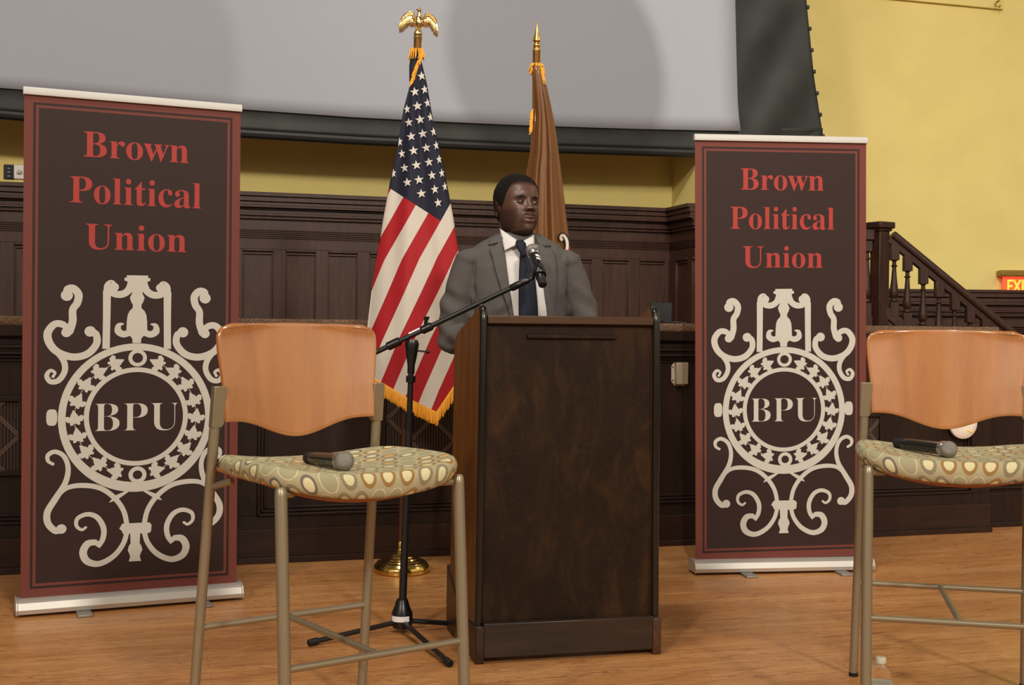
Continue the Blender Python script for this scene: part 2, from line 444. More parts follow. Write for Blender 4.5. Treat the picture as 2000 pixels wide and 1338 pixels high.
# rear wall, with the wainscot below and yellow plaster above
u_c, z_cap = wl(1312, 409, BD)
bm = new(); box(bm, -7.0, u_c + 0.2, BD, BD + 0.12, LEDGE, 5.2)
struct('wall_back', bm, M_yellow)
def zc(y, x=1180): return wl(x, y, BD)[1]
def wainscot(name, U0, U1, pitch, first, pw, v0, Mx=WALLM):
    """moulded cap, plain frieze, reeded band and a row of tall panels, from the stage up to z_cap; the face is v0"""
    bm = new()
    b = lambda z0, z1, d: box(bm, U0, U1, v0 - d, v0 + 0.01, min(z0, z1), max(z0, z1))
    b(LEDGE - 0.02, zc(406), 0.018)
    b(zc(411), z_cap, 0.085)
    b(zc(420), zc(411), 0.07); b(zc(421.2), zc(420), 0.055); b(zc(427), zc(421.2), 0.065)
    b(zc(431), zc(427), 0.075); b(zc(434), zc(431), 0.05); b(zc(441), zc(434), 0.036)
    b(zc(445), zc(441), 0.045); b(zc(448), zc(445), 0.03); b(zc(451), zc(448), 0.038)
    for k in range(5): b(zc(471.5 + 3.4 * k), zc(469.5 + 3.4 * k), 0.026)
    ztop = zc(505)
    # frame of the panels: stiles, top rail; the panels themselves lie back
    b(ztop, zc(488), 0.03)
    u = first
    ends = []
    while u < U1:
        if u + pw > U0: ends.append((max(u, U0), min(u + pw, U1)))
        u += pitch
    last = U0
    for a, c in ends:
        if a > last: box(bm, last, a, v0 - 0.034, v0, LEDGE - 0.02, ztop)
        box(bm, a, c, v0 - 0.04, v0, ztop - 0.014, ztop); box(bm, a, c, v0 - 0.03, v0, ztop - 0.034, ztop - 0.02)
        for e in (a, c - 0.008): box(bm, e, e + 0.008, v0 - 0.028, v0, LEDGE - 0.02, ztop - 0.034)
        last = c
    if last < U1: box(bm, last, U1, v0 - 0.034, v0, LEDGE - 0.02, ztop)
    return struct(name, bm, M_darkwood, bevel=0.0035, M=Mx)
ua, ub, uc_ = wl(557, 560, BD)[0], wl(640, 560, BD)[0], wl(1174, 560, BD)[0]
pitch = ub - ua
npit = round((uc_ - ua) / pitch); pitch = (uc_ - ua) / npit
pw = (wl(615, 560, BD)[0] - ua)
wainscot('trim_1', -7.0, u_c, pitch, ua - 20 * pitch, pw, BD)
# short return wall coming forward on the right
pc = wpt(u_c, BD, z_cap)
pr = flr(1356, 399.5, z_cap)
RA = atan2((pr - pc).y, (pr - pc).x)
RETM = Matrix.Translation(wpt(u_c, BD, 0)) @ Matrix.Rotation(RA, 4, 'Z')
RLEN = 0.43
bm = new(); box(bm, -0.05, RLEN, 0.0, 0.3, LEDGE, 5.2)
struct('wall_return', bm, M_yellow, M=RETM)
wainscot('trim_2', 0.0, RLEN + 0.03, pitch, 0.16, pw, 0.0, RETM)

# the far right: a panelled half wall beside the stair, the tall yellow wall behind it
YH, YF = 11.0, 11.7
bm = new()
zh = lambda y: at(1800, y, YH).z
x0, x1 = at(1560, 600, YH).x, at(3600, 600, YH).x
box(bm, x0, x1, YH, YH + 0.3, 0, zh(570))
for ya, yb, d in ((571, 565, 0.07), (580, 571, 0.055), (582, 580, 0.03), (590, 582, 0.05), (595, 590, 0.07), (606, 595, 0.03), (609, 606, 0.05), (614, 609, 0.03), (617, 614, 0.045)):
    box(bm, x0, x1, YH - d, YH, zh(ya), zh(yb))
for k in range(5): box(bm, x0, x1, YH - 0.03, YH, zh(637 + 4 * k), zh(634.5 + 4 * k))
struct('wall_stair', bm, M_darkwood, bevel=0.004, M=Matrix())
bm = new(); box(bm, at(1380, 600, YF).x, at(3600, 600, YF).x, YF, YF + 0.12, 0, 6.0)
struct('wall_right', bm, M_yellow, M=Matrix())
# raised plaster panel high on the right wall, with its hook
bm = new()
xe = at(1957, 20, YF).x; xs = at(1600, -16, YF).x
prism(bm, [(xs, at(1600, -14, YF).z), (xe, at(1957, 20, YF).z), (xe, 6.0), (xs, 6.0)], 'y', YF - 0.035, YF)
struct('trim_3', bm, M_yellow, bevel=0.006, M=Matrix())
hk = at(1947, 8, YF - 0.04)
bm = new()
tube(bm, [(0, 0, 0.02), (0, -0.05, 0.02), (0.0, -0.085, 0.0), (0.0, -0.085, -0.03), (0, -0.06, -0.045)], 0.008, 8)
tube(bm, [(0, 0, 0.0), (0, -0.012, 0.0)], 0.022, 12)
o = obj('wall_hook', bm, mat('aged_brass_hook', lin(176, 150, 84), 0.4, 0.6)); o.location = hk
tag(o, 'small hook on the yellow wall at the end of the raised plaster panel', 'hook')

# stair flight going down to the right behind the stage end
nx = at(1718, 520, 9.5).x
bm = new()
for k in range(7):
    box(bm, nx + 0.12 + 0.25 * k, nx + 0.12 + 0.25 * (k + 1), 9.35, 10.9, 0, LEDGE - 0.166 * (k + 1) + 0.001 * k)
struct('floor_stair', bm, M_carpet, M=Matrix())

# ------------------------------------------------------------------ stair railing
t = empty('stair_railing', (nx, 9.5, LEDGE), 0, 'dark turned-baluster stair railing with a square newel post, descending to the right', 'railing')
S = 9.5 / FPX
zr = lambda x, y: at(x, y, 9.5).z - LEDGE
xr = lambda x: at(x, 560, 9.5).x - nx
bm = new()
Mn = Matrix.Rotation(radians(28), 4, 'Z')
hN = zr(1718, 447)
box(bm, -0.051, 0.051, -0.051, 0.051, 0, hN, 0, Mn)
obj('newel_post', bm, M_railwood, t, bevel=0.006)
bm = new()
box(bm, -0.080, 0.080, -0.080, 0.080, hN, hN + 0.05, 0, Mn); box(bm, -0.066, 0.066, -0.066, 0.066, hN - 0.02, hN, 0, Mn)
obj('newel_cap', bm, M_railwood, t, bevel=0.014)
# rail
A = Vector((xr(1738), 0, zr(1738, 462))); B = Vector((xr(2000), 0, zr(2000, 676)))
d = (B - A).normalized(); B = A + d * ((B - A).length + 0.75)
up = Vector((-d.z, 0, d.x)) * (1 if d.x > 0 else -1)
def rail_sect(bm, A, B, sect):
    a = [bm.verts.new(A + Vector((0, 1, 0)) * p[0] + up * p[1]) for p in sect]; b = [bm.verts.new(B + Vector((0, 1, 0)) * p[0] + up * p[1]) for p in sect]
    bm.faces.new(a); bm.faces.new(b)
    n = len(sect)
    for i in range(n): bm.faces.new((a[i], a[(i + 1) % n], b[(i + 1) % n], b[i]))
bm = new()
rail_sect(bm, A, B, [(-0.05, -0.002), (-0.056, 0.02), (-0.04, 0.045), (0, 0.055), (0.04, 0.045), (0.056, 0.02), (0.05, -0.002), (0.03, -0.01), (0.03, -0.05), (-0.03, -0.05), (-0.03, -0.01)])
obj('handrail', bm, M_railwood, t, bevel=0.004)
bm = new()
lo = Vector((0, 0, -0.52))
A2 = Vector((xr(1733), 0, zr(1733, 600)))
B2 = A2 + d * 1.75
rail_sect(bm, A2, B2, [(-0.03, -0.07), (-0.03, 0.0), (0.03, 0.0), (0.03, -0.07)])
obj('bottom_rail', bm, M_railwood, t, bevel=0.004)
def baluster(x, ztop, h, name='baluster'):
    bm = new()
    zb = ztop - h
    pr_ = [(0.0, 0.12), (0.024, 0.12), (0.032, 0.14), (0.03, 0.17), (0.018, 0.185), (0.026, 0.20), (0.034, 0.25), (0.032, 0.33), (0.022, 0.50), (0.017, 0.66), (0.015, 0.74), (0.024, 0.752), (0.024, 0.768), (0.015, 0.78), (0.015, 0.84), (0.026, 0.862), (0.0, 0.862)]
    lathe(bm, [(r, zb + k * h) for r, k in pr_], 16)
    box(bm, -0.031, 0.031, -0.031, 0.031, zb + 0.86 * h, ztop + 0.06); box(bm, -0.031, 0.031, -0.031, 0.031, zb - 0.06, zb + 0.12 * h)
    o = obj(name, bm, M_railwood, t, bevel=0.003); o.location = (x, 0, 0)
    return o
slope = d.z / d.x
for px_ in (1746, 1772, 1803, 1834, 1865, 1895, 1925, 1955):
    xk = xr(px_)
    ztop = A.z + slope * (xk - A.x) - 0.075
    zb = A2.z + slope * (xk - A2.x) + 0.03
    baluster(xk, ztop - 0.02, ztop - 0.02 - zb)
# level run going left from the newel, mostly behind the banner
bm = new()
xl = xr(1600)
box(bm, xl, -0.05, -0.05, 0.05, hN - 0.09, hN - 0.005)
obj('handrail', bm, M_railwood, t, bevel=0.01)
bm = new(); box(bm, xl, -0.05, -0.03, 0.03, 0.0, 0.09)
obj('bottom_rail', bm, M_railwood, t, bevel=0.01)
for k in range(3):
    baluster(xr(1693 - 27 * k), hN - 0.1, hN - 0.22)

# ------------------------------------------------------------------ EXIT sign on the far wall
ex = at(1953, 530, YF); ex2 = at(2015, 530, YF)
wsg = ex2.x - ex.x
zz = lambda y: at(1990, y, YF).z
t = empty('exit_sign', (ex.x + wsg / 2, YF, zz(586)), 0, 'lit red exit sign with a brass housing, low on the far right wall', 'sign')
hz = zz(530) - zz(586)
rel = lambda y: zz(y) - zz(586)
bm = new(); box(bm, -wsg / 2 - 0.035, wsg / 2 + 0.035, -0.13, 0.0, rel(541), rel(529))
obj('housing', bm, mat('brass_housing', lin(150, 120, 50), 0.35, 0.5), t, bevel=0.01)
M_exitred = mat('lit_red_acrylic', lin(226, 90, 60), 0.3, emit=lin(255, 84, 50), estr=0.75)
M_exitletter = mat('lit_exit_letters', lin(255, 190, 80), 0.3, emit=lin(255, 176, 50), estr=1.1)
bm = new(); box(bm, -wsg / 2, wsg / 2, -0.075, -0.06, rel(574), rel(541))
obj('sign_panel', bm, M_exitred, t, bevel=0.002)

# ------------------------------------------------------------------ lettering
def serif(s):
    out = ''
    for c in s:
        if 'A' <= c <= 'Z': out += chr(0x1D400 + ord(c) - 65)
        elif 'a' <= c <= 'z': out += chr(0x1D41A + ord(c) - 97)
        else: out += c
    return out
def text_mesh(s, offset=0.0, depth=0.0, space=1.0):
    c = bpy.data.curves.new('lettering', 'FONT'); c.body = s; c.offset = offset; c.extrude = depth; c.space_character = space
    c.resolution_u = 8
    o = bpy.data.objects.new('lettering', c); COL.objects.link(o)
    bpy.context.view_layer.update()
    me = bpy.data.meshes.new_from_object(o.evaluated_get(bpy.context.evaluated_depsgraph_get()))
    bpy.data.objects.remove(o); bpy.data.curves.remove(c)
    return me
def fit_text(me, x0, x1, zb, zcap, capfrac, y, M=None):
    """lay the text flat in the x-z plane, filling x0..x1, baseline zb, capitals up to zcap"""
    xs = [v.co.x for v in me.vertices]; a, b = min(xs), max(xs)
    for v in me.vertices:
        v.co = Vector((x0 + (v.co.x - a) / (b - a) * (x1 - x0), y - v.co.z, zb + v.co.y / capfrac * (zcap - zb)))
    return me
me = text_mesh('EXIT', 0.012, 0.01)
xa, xb = at(1961, 555, YF).x - (ex.x + wsg / 2), at(2007.5, 555, YF).x - (ex.x + wsg / 2)
fit_text(me, xa, xb, rel(572), rel(547), 0.70, -0.078)
me.materials.clear(); link_mesh('lettering', me, M_exitletter, t, smooth=False)

# ------------------------------------------------------------------ roll-up banners
BW, BH = 0.836, 1.956                  # printed cloth
BZ = 0.066
def homog(src, dst):
    A = []; B = []
    for (x, y), (u, v) in zip(src, dst):
        A += [[x, y, 1, 0, 0, 0, -u * x, -u * y], [0, 0, 0, x, y, 1, -v * x, -v * y]]; B += [u, v]
    h = np.linalg.solve(np.array(A, float), np.array(B, float))
    return np.append(h, 1).reshape(3, 3)
HB = homog([(1356, 277), (1689, 286), (1359, 1097), (1690, 1091)], [(-BW / 2, BZ + BH), (BW / 2, BZ + BH), (-BW / 2, BZ), (BW / 2, BZ)])
def bpx(x, y):
    q = HB @ np.array([x, y, 1.0]); return (q[0] / q[2], q[1] / q[2])
def e7(X, Y): return bpx(1340 + X / 2.308, 560 + Y / 2.307)
CX = e7(438, 570)[0]; CZ = e7(438, 570)[1]
E_UNIT = (e7(638, 570)[0] - e7(238, 570)[0]) / 400.0
class Emblem:
    def __init__(s): s.bm = new(); s.k = 0
    def lay(s):
        s.k += 1; return -0.0021 - 0.00002 * s.k
    def stroke(s, pts, wid, mirror=True, ball0=0, ball1=0, n=7, cx=None, closed=False):
        """pts in the traced frame; wid one or several full widths there"""
        P = catmull([(p[0], p[1], 0) for p in pts], n, closed)
        if not isinstance(wid, (list, tuple)): wid = [wid] * len(pts)
        W = [interp(i / (len(P) - 1), [k / (len(wid) - 1) for k in range(len(wid))], wid) for i in range(len(P))]
        for sg in ((1, -1) if mirror else (1,)):
            y = s.lay()
            def cv(p):
                u, z = e7(p[0], p[1])
                return Vector((CX + sg * (u - CX), y, z))
            L = []; R = []
            m = len(P)
            for i, p in enumerate(P):
                if closed: t_ = P[(i + 1) % m] - P[(i - 1) % m]
                else: t_ = P[min(i + 1, m - 1)] - P[max(i - 1, 0)]
                t_.normalize(); nrm = Vector((-t_.y, t_.x, 0)) * W[i] / 2
                L.append(s.bm.verts.new(cv(p + nrm))); R.append(s.bm.verts.new(cv(p - nrm)))
            for i in range(m if closed else m - 1):
                j = (i + 1) % m
                s.bm.faces.new((L[i], L[j], R[j], R[i]))
        for p, r in ((pts[0], ball0), (pts[-1], ball1)):
            if r: s.disc(p[0], p[1], r, mirror)
    def disc(s, x, y_, r, mirror=True, ry=None):
        s.poly([(x + r * cos(2 * pi * k / 20), y_ + (ry or r) * sin(2 * pi * k / 20)) for k in range(20)], mirror)
    def poly(s, pts, mirror=True):
        for sg in ((1, -1) if mirror else (1,)):
            y = s.lay()
            vs = []
            for p in pts:
                u, z = e7(p[0], p[1]); vs.append(s.bm.verts.new((CX + sg * (u - CX), y, z)))
            f = s.bm.faces.new(vs)
            f.normal_update(); bmesh.ops.triangulate(s.bm, faces=[f])
    def ring(s, x, y_, rx, ry, w, wb=None):
        n = 72
        y = s.lay(); I = []; O = []
        for k in range(n):
            a = 2 * pi * k / n
            ww = w if wb is None else w + (wb - w) * max(0.0, sin(a)) ** 2
            for L_, q in ((O, 0.0), (I, ww)):
                u, z = e7(x + (rx - q) * cos(a), y_ + (ry - q) * sin(a)); L_.append(s.bm.verts.new((u, y, z)))
        for k in range(n):
            j = (k + 1) % n; s.bm.faces.new((O[k], O[j], I[j], I[k]))
def build_emblem():
    E = Emblem()
    # rings
    E.ring(438, 570, 274, 285, 26, 38); E.ring(438, 566, 185, 189, 18)
    E.ring(440, 341, 33, 33, 14); E.ring(444, 790, 32, 32, 15)
    # leaves
    half = [(0, -34), (7, -23), (13, -13), (15, -8), (25, -12), (33, -6), (31, 3), (26, 11), (17, 13), (18, 22), (10, 24), (4, 18)]
    leaf = half + [(0, 19)] + [(-x, y) for x, y in reversed(half[1:])]
    leaf = [(p.x, p.y) for p in catmull([(x, y, 0) for x, y in leaf], 3, True)]
    for k, th in enumerate([20.5, 38, 55.5, 73.5, 91, 108.5, 126, 143.5, 161]):
        a = radians(th); cx, cy = 438 - 217 * sin(a), 568 - 219 * cos(a)
        rot = radians(90 - th) + (0.18 if k % 2 else -0.12)
        for sg in (1,):
            E.poly([(cx + x * cos(rot) - y * sin(rot), cy + x * sin(rot) + y * cos(rot)) for x, y in leaf])
        # a fine stem to the next leaf
    E.stroke([(438 - 217 * sin(radians(q)), 568 - 219 * cos(radians(q))) for q in range(18, 164, 8)], 2.0, n=3)
    # side tab
    E.poly([(143 + 19 * math.copysign(abs(cos(q)) ** 0.55, cos(q)), 565 + 31 * math.copysign(abs(sin(q)) ** 0.8, sin(q))) for q in [2 * pi * k / 32 for k in range(32)]])
    # pillars with curled heads
    E.stroke([(328, 306), (329, 200), (329, 84)], [26, 26, 28])
    E.stroke([(330, 95), (332, 66), (345, 56), (354, 70)], [26, 26, 26, 22], ball1=17)
    E.stroke([(336, 82), (356, 96), (382, 97), (404, 82), (415, 50)], [24, 26, 27, 27, 24])
    # vase
    c = 436
    hw = [(24, 38), (33, 38), (34, 46), (44, 46), (48, 36), (62, 32), (80, 24), (92, 18), (110, 26), (124, 22), (138, 15), (150, 16), (160, 26), (175, 33), (200, 36), (232, 37), (250, 28), (262, 20), (266, 16), (284, 15)]
    E.poly([(c - w, y) for y, w in hw] + [(c + w, y) for y, w in reversed(hw)], mirror=False)
    E.stroke([(410, 244), (388, 250), (370, 238), (372, 216), (390, 210)], [24, 25, 26, 18, 3])
    # upper scrolls
    E.stroke([(190, 104), (192, 82), (212, 78), (230, 100), (226, 132), (211, 158), (211, 200), (204, 228)], [18, 28, 28, 28, 27, 26, 27, 28], ball0=21)
    E.stroke([(204, 224), (200, 240), (190, 244)], [28, 28, 24], ball1=18)
    E.stroke([(200, 236), (176, 214), (148, 214), (126, 246), (132, 284), (160, 318), (212, 337), (262, 326), (294, 288), (292, 250), (272, 240)], [20, 25, 26, 28, 28, 27, 27, 27, 26, 25, 20], ball1=20)
    E.stroke([(150, 306), (180, 348), (186, 388), (166, 424), (138, 430), (124, 408), (136, 388), (152, 396), (146, 410)], [24, 22, 21, 21, 19, 17, 13, 11, 9], ball1=6)
    # lower scrolls
    E.stroke([(148, 740), (132, 728), (132, 706), (156, 694), (186, 712), (201, 756), (192, 812), (158, 872), (132, 920), (134, 962), (160, 992), (180, 986)], [10, 13, 16, 17, 17, 18, 20, 23, 24, 24, 24, 22], ball0=6, ball1=18)
    E.stroke([(164, 864), (198, 832), (250, 824), (312, 836), (362, 874), (396, 926), (409, 985)], [12, 17, 19, 19, 19, 18, 18])
    E.stroke([(409, 1005), (396, 1052), (362, 1098), (312, 1124), (270, 1112), (256, 1078), (272, 1046), (304, 1042)], [18, 18, 20, 22, 26, 27, 26, 20], ball1=6)
    E.stroke([(306, 1060), (324, 1030), (326, 988), (304, 948), (270, 934), (236, 948), (232, 976), (250, 992), (264, 984)], [18, 19, 20, 19, 17, 15, 13, 11, 9], ball1=5)
    E.poly([(404, 850), (424, 846), (372, 884), (344, 893), (362, 868)])
    # clasp and foot
    E.poly([(392, 975), (488, 974), (496, 984), (494, 1010), (484, 1016), (394, 1014), (390, 1002), (381, 994)], mirror=False)
    hw = [(1012, 18), (1052, 16), (1062, 22), (1078, 26), (1092, 20), (1104, 17), (1114, 20), (1121, 22)]
    E.poly([(438 - w, y) for y, w in hw] + [(438 + w, y) for y, w in reversed(hw)], mirror=False)
    E.bm.normal_update()
    for f in E.bm.faces:
        if f.normal.y > 0: f.normal_flip()
    return E.bm
def build_banner(name, loc, rz, label, lean=0.0):
    t = empty(name, loc, rz, label, 'banner', 'roll-up banners beside the lectern')
    hb = BW / 2 + 0.013
    bm = new()
    sec = [(-0.055, 0.012), (-0.06, 0.03), (-0.05, 0.055), (-0.03, 0.066), (0.03, 0.066), (0.05, 0.055), (0.06, 0.03), (0.055, 0.012)]
    prism(bm, sec, 'x', -hb, hb)
    obj('base', bm, M_alu, t, bevel=0.002)
    bm = new()
    for sx in (-1, 1):
        bm = new()
        prism(bm, [(-0.058, 0.011), (-0.063, 0.03), (-0.052, 0.058), (-0.03, 0.069), (0.03, 0.069), (0.052, 0.058), (0.063, 0.03), (0.058, 0.011)], 'x', sx * hb, sx * (hb + 0.006))
        obj('end_cap', bm, M_alu, t, bevel=0.001)
    for sx in (-0.19, 0.27):
        bm = new()
        prism(bm, [(sx - 0.028, -0.135), (sx + 0.028, -0.135), (sx + 0.026, 0.12), (sx - 0.026, 0.12)], 'z', 0.0, 0.011)
        obj('foot', bm, mat('foot_grey', lin(150, 148, 142), 0.4, 0.6) if sx < 0 else bpy.data.materials['foot_grey'], t, bevel=0.003)
    L = Matrix.Rotation(lean, 4, 'Y')
    # cloth: border, stripes and field are one printed sheet
    def edge_x(k): return k
    fr = [(0, 0), (13, 1), (17, 0), (21, 1)]       # from the edge in photo pixels: red, dark, red, dark
    px = BW / 333.0
    cuts = [0, 13.2 * px, 17.2 * px, 21.4 * px]
    xs = [-BW / 2 + c for c in cuts] + [BW / 2 - c for c in reversed(cuts)]
    zs = [BZ + c for c in cuts]; zs = [BZ, BZ + 13 * px, BZ + 17 * px, BZ + 21 * px]
    zs = zs + [BZ + BH - 21 * px, BZ + BH - 17 * px, BZ + BH - 13 * px, BZ + BH]
    bm = new()
    nsub = 6
    V = {}
    for i, x in enumerate(xs):
        for j, z in enumerate(zs): V[i, j] = bm.verts.new((x, -0.0015, z))
    for i in range(7):
        for j in range(7):
            f = bm.faces.new((V[i, j], V[i + 1, j], V[i + 1, j + 1], V[i, j + 1]))
            k = min(i, 6 - i, j, 6 - j)
            f.material_index = (0, 1, 0, 1)[k]
    r = bmesh.ops.extrude_face_region(bm, geom=bm.faces[:])
    for v in [g for g in r['geom'] if isinstance(g, bmesh.types.BMVert)]: v.co.y += 0.0012
    pan = obj('banner_panel', bm, [M_fabric_red, M_fabric_dark], t, smooth=False)
    pan.rotation_euler = (0, lean, 0)
    def line(s, x0, x1, yt, yb, m, off=-0.003):
        me = text_mesh(serif(s), off)
        a = bpx(x0, (yt + yb) / 2); b = bpx(x1, (yt + yb) / 2)
        fit_text(me, a[0], b[0], bpx((x0 + x1) / 2, yb)[1], bpx((x0 + x1) / 2, yt)[1], 0.678, -0.0021)
        me.materials.clear()
        return link_mesh('lettering', me, m, pan, smooth=False)
    line('Brown', 1444.6, 1606.7, 336.3, 378, M_letter_red)
    line('Political', 1425, 1627, 411, 454, M_letter_red)
    line('Union', 1449, 1604.5, 487.5, 529, M_letter_red)
    line('BPU', 1465, 1595, 782.5, 829, M_emblem, -0.014)
    eb = build_emblem(); em = bpy.data.meshes.new('emblem'); eb.to_mesh(em); eb.free(); link_mesh('emblem', em, M_emblem, pan, smooth=False)
    bm = new()
    prism(bm, [(-0.012, BZ + BH - 0.006), (0.012, BZ + BH - 0.006), (0.014, BZ + BH + 0.012), (0.008, BZ + BH + 0.024), (-0.008, BZ + BH + 0.024), (-0.014, BZ + BH + 0.012)], 'x', -BW / 2 - 0.004, BW / 2 + 0.004)
    o = obj('top_rail', bm, M_white_alu, t, bevel=0.001); o.rotation_euler = (0, lean, 0)
    bm = new(); tube(bm, [(0, 0.022, 0.06), (0, 0.018, BZ + BH)], 0.009, 10)
    o = obj('support_pole', bm, M_alu, t); o.rotation_euler = (0, lean, 0)
    return t
build_banner('roll_up_banner', (-1.516, 5.025, 0), 0.428, 'tall dark brown roll-up banner at the left, behind the front bar stool', 0.002)
build_banner('roll_up_banner', (1.278, 5.885, 0), 0.1476, 'dark brown roll-up banner to the right of the lectern, fully in view', -0.0135)

# ------------------------------------------------------------------ projection screen hanging before the rear wall
SV = BD - 0.5
t = empty('projection_screen', wpt(-0.3, SV, 2.2), WA, 'large grey-white projection screen with black cloth border hung across the back wall', 'screen')
s_z0 = 2.2
def sp(x, y, dv=0.0):
    u, z = wl(x, y, SV + dv); return Vector((u + 0.3, dv, z - s_z0))
xsW = [-900, -400, 0, 135, 300, 475, 700, 870, 1040, 1250, 1447]
wb = [92, 133, 171.5, 182, 197, 213.5, 229.5, 238, 245.5, 252, 256]
bbx = [-900, -400, 0, 135, 300, 475, 700, 870, 1040, 1250, 1356, 1500, 1607]
bb = [140, 178, 214, 226, 238, 251.5, 265, 273, 280.5, 287, 290.5, 292, 292]
def wr(y): return interp(y, [-900, 0, 150, 215, 256], [1424, 1436, 1439.5, 1441.5, 1447])
def br_(y): return interp(y, [-900, 0, 60, 150, 255, 292], [1490, 1575, 1581, 1590, 1606, 1608])
bm = new()
def fW(s, q):
    x = -900 + s * 2347; yb = interp(x, xsW, wb); y = yb + (-1000 - yb) * (1 - q) ** 1.5 if False else yb - (1 - q) * (yb + 900)
    xr_ = wr(y)
    x = -900 + s * (xr_ + 900)
    return sp(x, y, 0.0)
grid(bm, 60, 40, fW)
o = obj('screen_surface', bm, M_screen, t)
md = o.modifiers.new('cloth', 'SOLIDIFY'); md.thickness = 0.002; md.offset = 1
bm = new()
def fB(s, q):                                     # lower border, seen below the white
    x = -900 + s * 2507
    ya = interp(x, xsW, wb) - 6; yb = interp(x, bbx, bb)
    return sp(x, ya + (yb - ya) * q, 0.008 + 0.012 * sin(pi * q))
grid(bm, 70, 8, fB)
def fR(s, q):
    y = -900 + q * 1192; xa = wr(min(y, 256)) - 6; xb = br_(y)
    x = xa + (xb - xa) * s
    wr_ = 0.022 * sin(7.0 * s + 0.035 * y) * sin(pi * s) * (0.3 + 0.7 * interp(y, [-200, 250], [0.4, 1]))
    return sp(x, y, 0.012 + wr_)
grid(bm, 24, 90, fR)
o = obj('screen_border', bm, M_black_cloth, t)
md = o.modifiers.new('cloth', 'SOLIDIFY'); md.thickness = 0.003; md.offset = 1
bm = new()
P = [sp(x, interp(x, bbx, bb) + 9, 0.03) for x in np.linspace(-900, 1607, 40)]
tube(bm, P, 0.03, 10); P = [sp(x, interp(x, bbx, bb) + 2, 0.03) for x in np.linspace(-900, 1607, 40)]
tube(bm, P, 0.018, 8)
obj('bottom_batten', bm, mat('black_batten', lin(22, 22, 21), 0.5), t)
for k in range(8):
    y = -28 + 42.0 * k
    bm = new(); p = sp(br_(y) + 2, y, 0.01); ellipsoid(bm, p, (0.011, 0.008, 0.016), u=10, v=6)
    obj('lacing_knot', bm, M_black_cloth, t)

# ------------------------------------------------------------------ small fittings
def on_wall(x, y, v): u, z = wl(x, y, v); return wpt(u, v, z)
# power box on the stage front
p = on_wall(1326, 730, 0.022)
t = empty('electrical_box', p, WA, 'small metal electrical box screwed to the stage front right of the lectern', 'box')
S7 = (p - EYE).length / FPX
bm = new()
a, b_ = 16.5 * S7, 23 * S7
prism(bm, [(-a, -b_ * 0.62), (-a * 0.6, -b_), (a * 0.6, -b_), (a, -b_ * 0.62), (a, b_ * 0.62), (a * 0.75, b_ * 0.9), (-a * 0.75, b_ * 0.9), (-a, b_ * 0.62)], 'y', -0.008, 0.0)
M_steelbox = mat('galvanised_steel', lin(200, 186, 166), 0.5, 0.3)
obj('back_plate', bm, M_steelbox, t, bevel=0.002)
bm = new(); box(bm, -11.5 * S7, 12.5 * S7, -0.045, -0.008, -20 * S7, 22 * S7)
obj('cover', bm, mat('dull_steel_cover', lin(176, 160, 138), 0.45, 0.4), t, bevel=0.004)
for sz in (-0.55, 0.55):
    for sx in (-0.85, 0.85):
        bm = new(); ellipsoid(bm, (sx * a, -0.009, sz * b_), (0.004, 0.003, 0.004), u=8, v=6)
        obj('screw', bm, M_rubber, t)
# white round plate
p = on_wall(1880, 826, -0.012)
t = empty('wall_plate', p, WA, 'round white plate with a yellow mark on the stage front, behind the right stool', 'plate')
S7 = (p - EYE).length / FPX
bm = new()
lathe(bm, [(0, 0.03), (14 * S7, 0.0285), (24 * S7, 0.024), (29 * S7, 0.012), (29.5 * S7, 0.0), (0, 0)], 40, Matrix.Rotation(pi / 2, 4, 'X'))
obj('plate_disc', bm, mat('white_enamel', lin(238, 228, 214), 0.35), t)
bm = new(); tube(bm, [(3 * S7, -0.0275, -13 * S7), (15 * S7, -0.0245, -17 * S7)], 0.0045, 8)
obj('yellow_mark', bm, mat('yellow_tape', lin(244, 216, 70), 0.5, emit=None), t)
# controls above the cap rail, at the left edge
for x0, x1, nm, lab, m in ((9, 27, 'audio_jack_plate', 'black wall plate with three sockets, above the left wainscot', M_black_plastic), (28.5, 50, 'dimmer_plate', 'silver wall plate with a round knob, above the left wainscot', M_alu)):
    p = on_wall((x0 + x1) / 2, 336, BD)
    S7 = (p - EYE).length / FPX
    t = empty(nm, p, WA, lab, 'wall plate')
    bm = new(); box(bm, -(x1 - x0) / 2 * S7, (x1 - x0) / 2 * S7, -0.012, 0, -13 * S7, 13 * S7)
    obj('plate', bm, m, t, bevel=0.003)
    if m is M_alu:
        bm = new(); lathe(bm, [(0, 0.035), (0.012, 0.035), (0.014, 0.012), (0, 0.012)], 20, Matrix.Rotation(pi / 2, 4, 'X'))
        o = obj('knob', bm, M_white_alu, t); o.location = (-1.0 * S7, 0, 0)
    else:
        for k in (-1, 0, 1):
            bm = new(); lathe(bm, [(0, 0.004), (0.008, 0.006), (0.011, 0.0), (0, 0)], 16, Matrix.Rotation(pi / 2, 4, 'X'))
            o = obj('socket', bm, mat('socket_ring', lin(80, 84, 90), 0.3, 0.6) if k == -1 else bpy.data.materials['socket_ring'], t); o.location = (0, -0.012, 7 * k * S7)
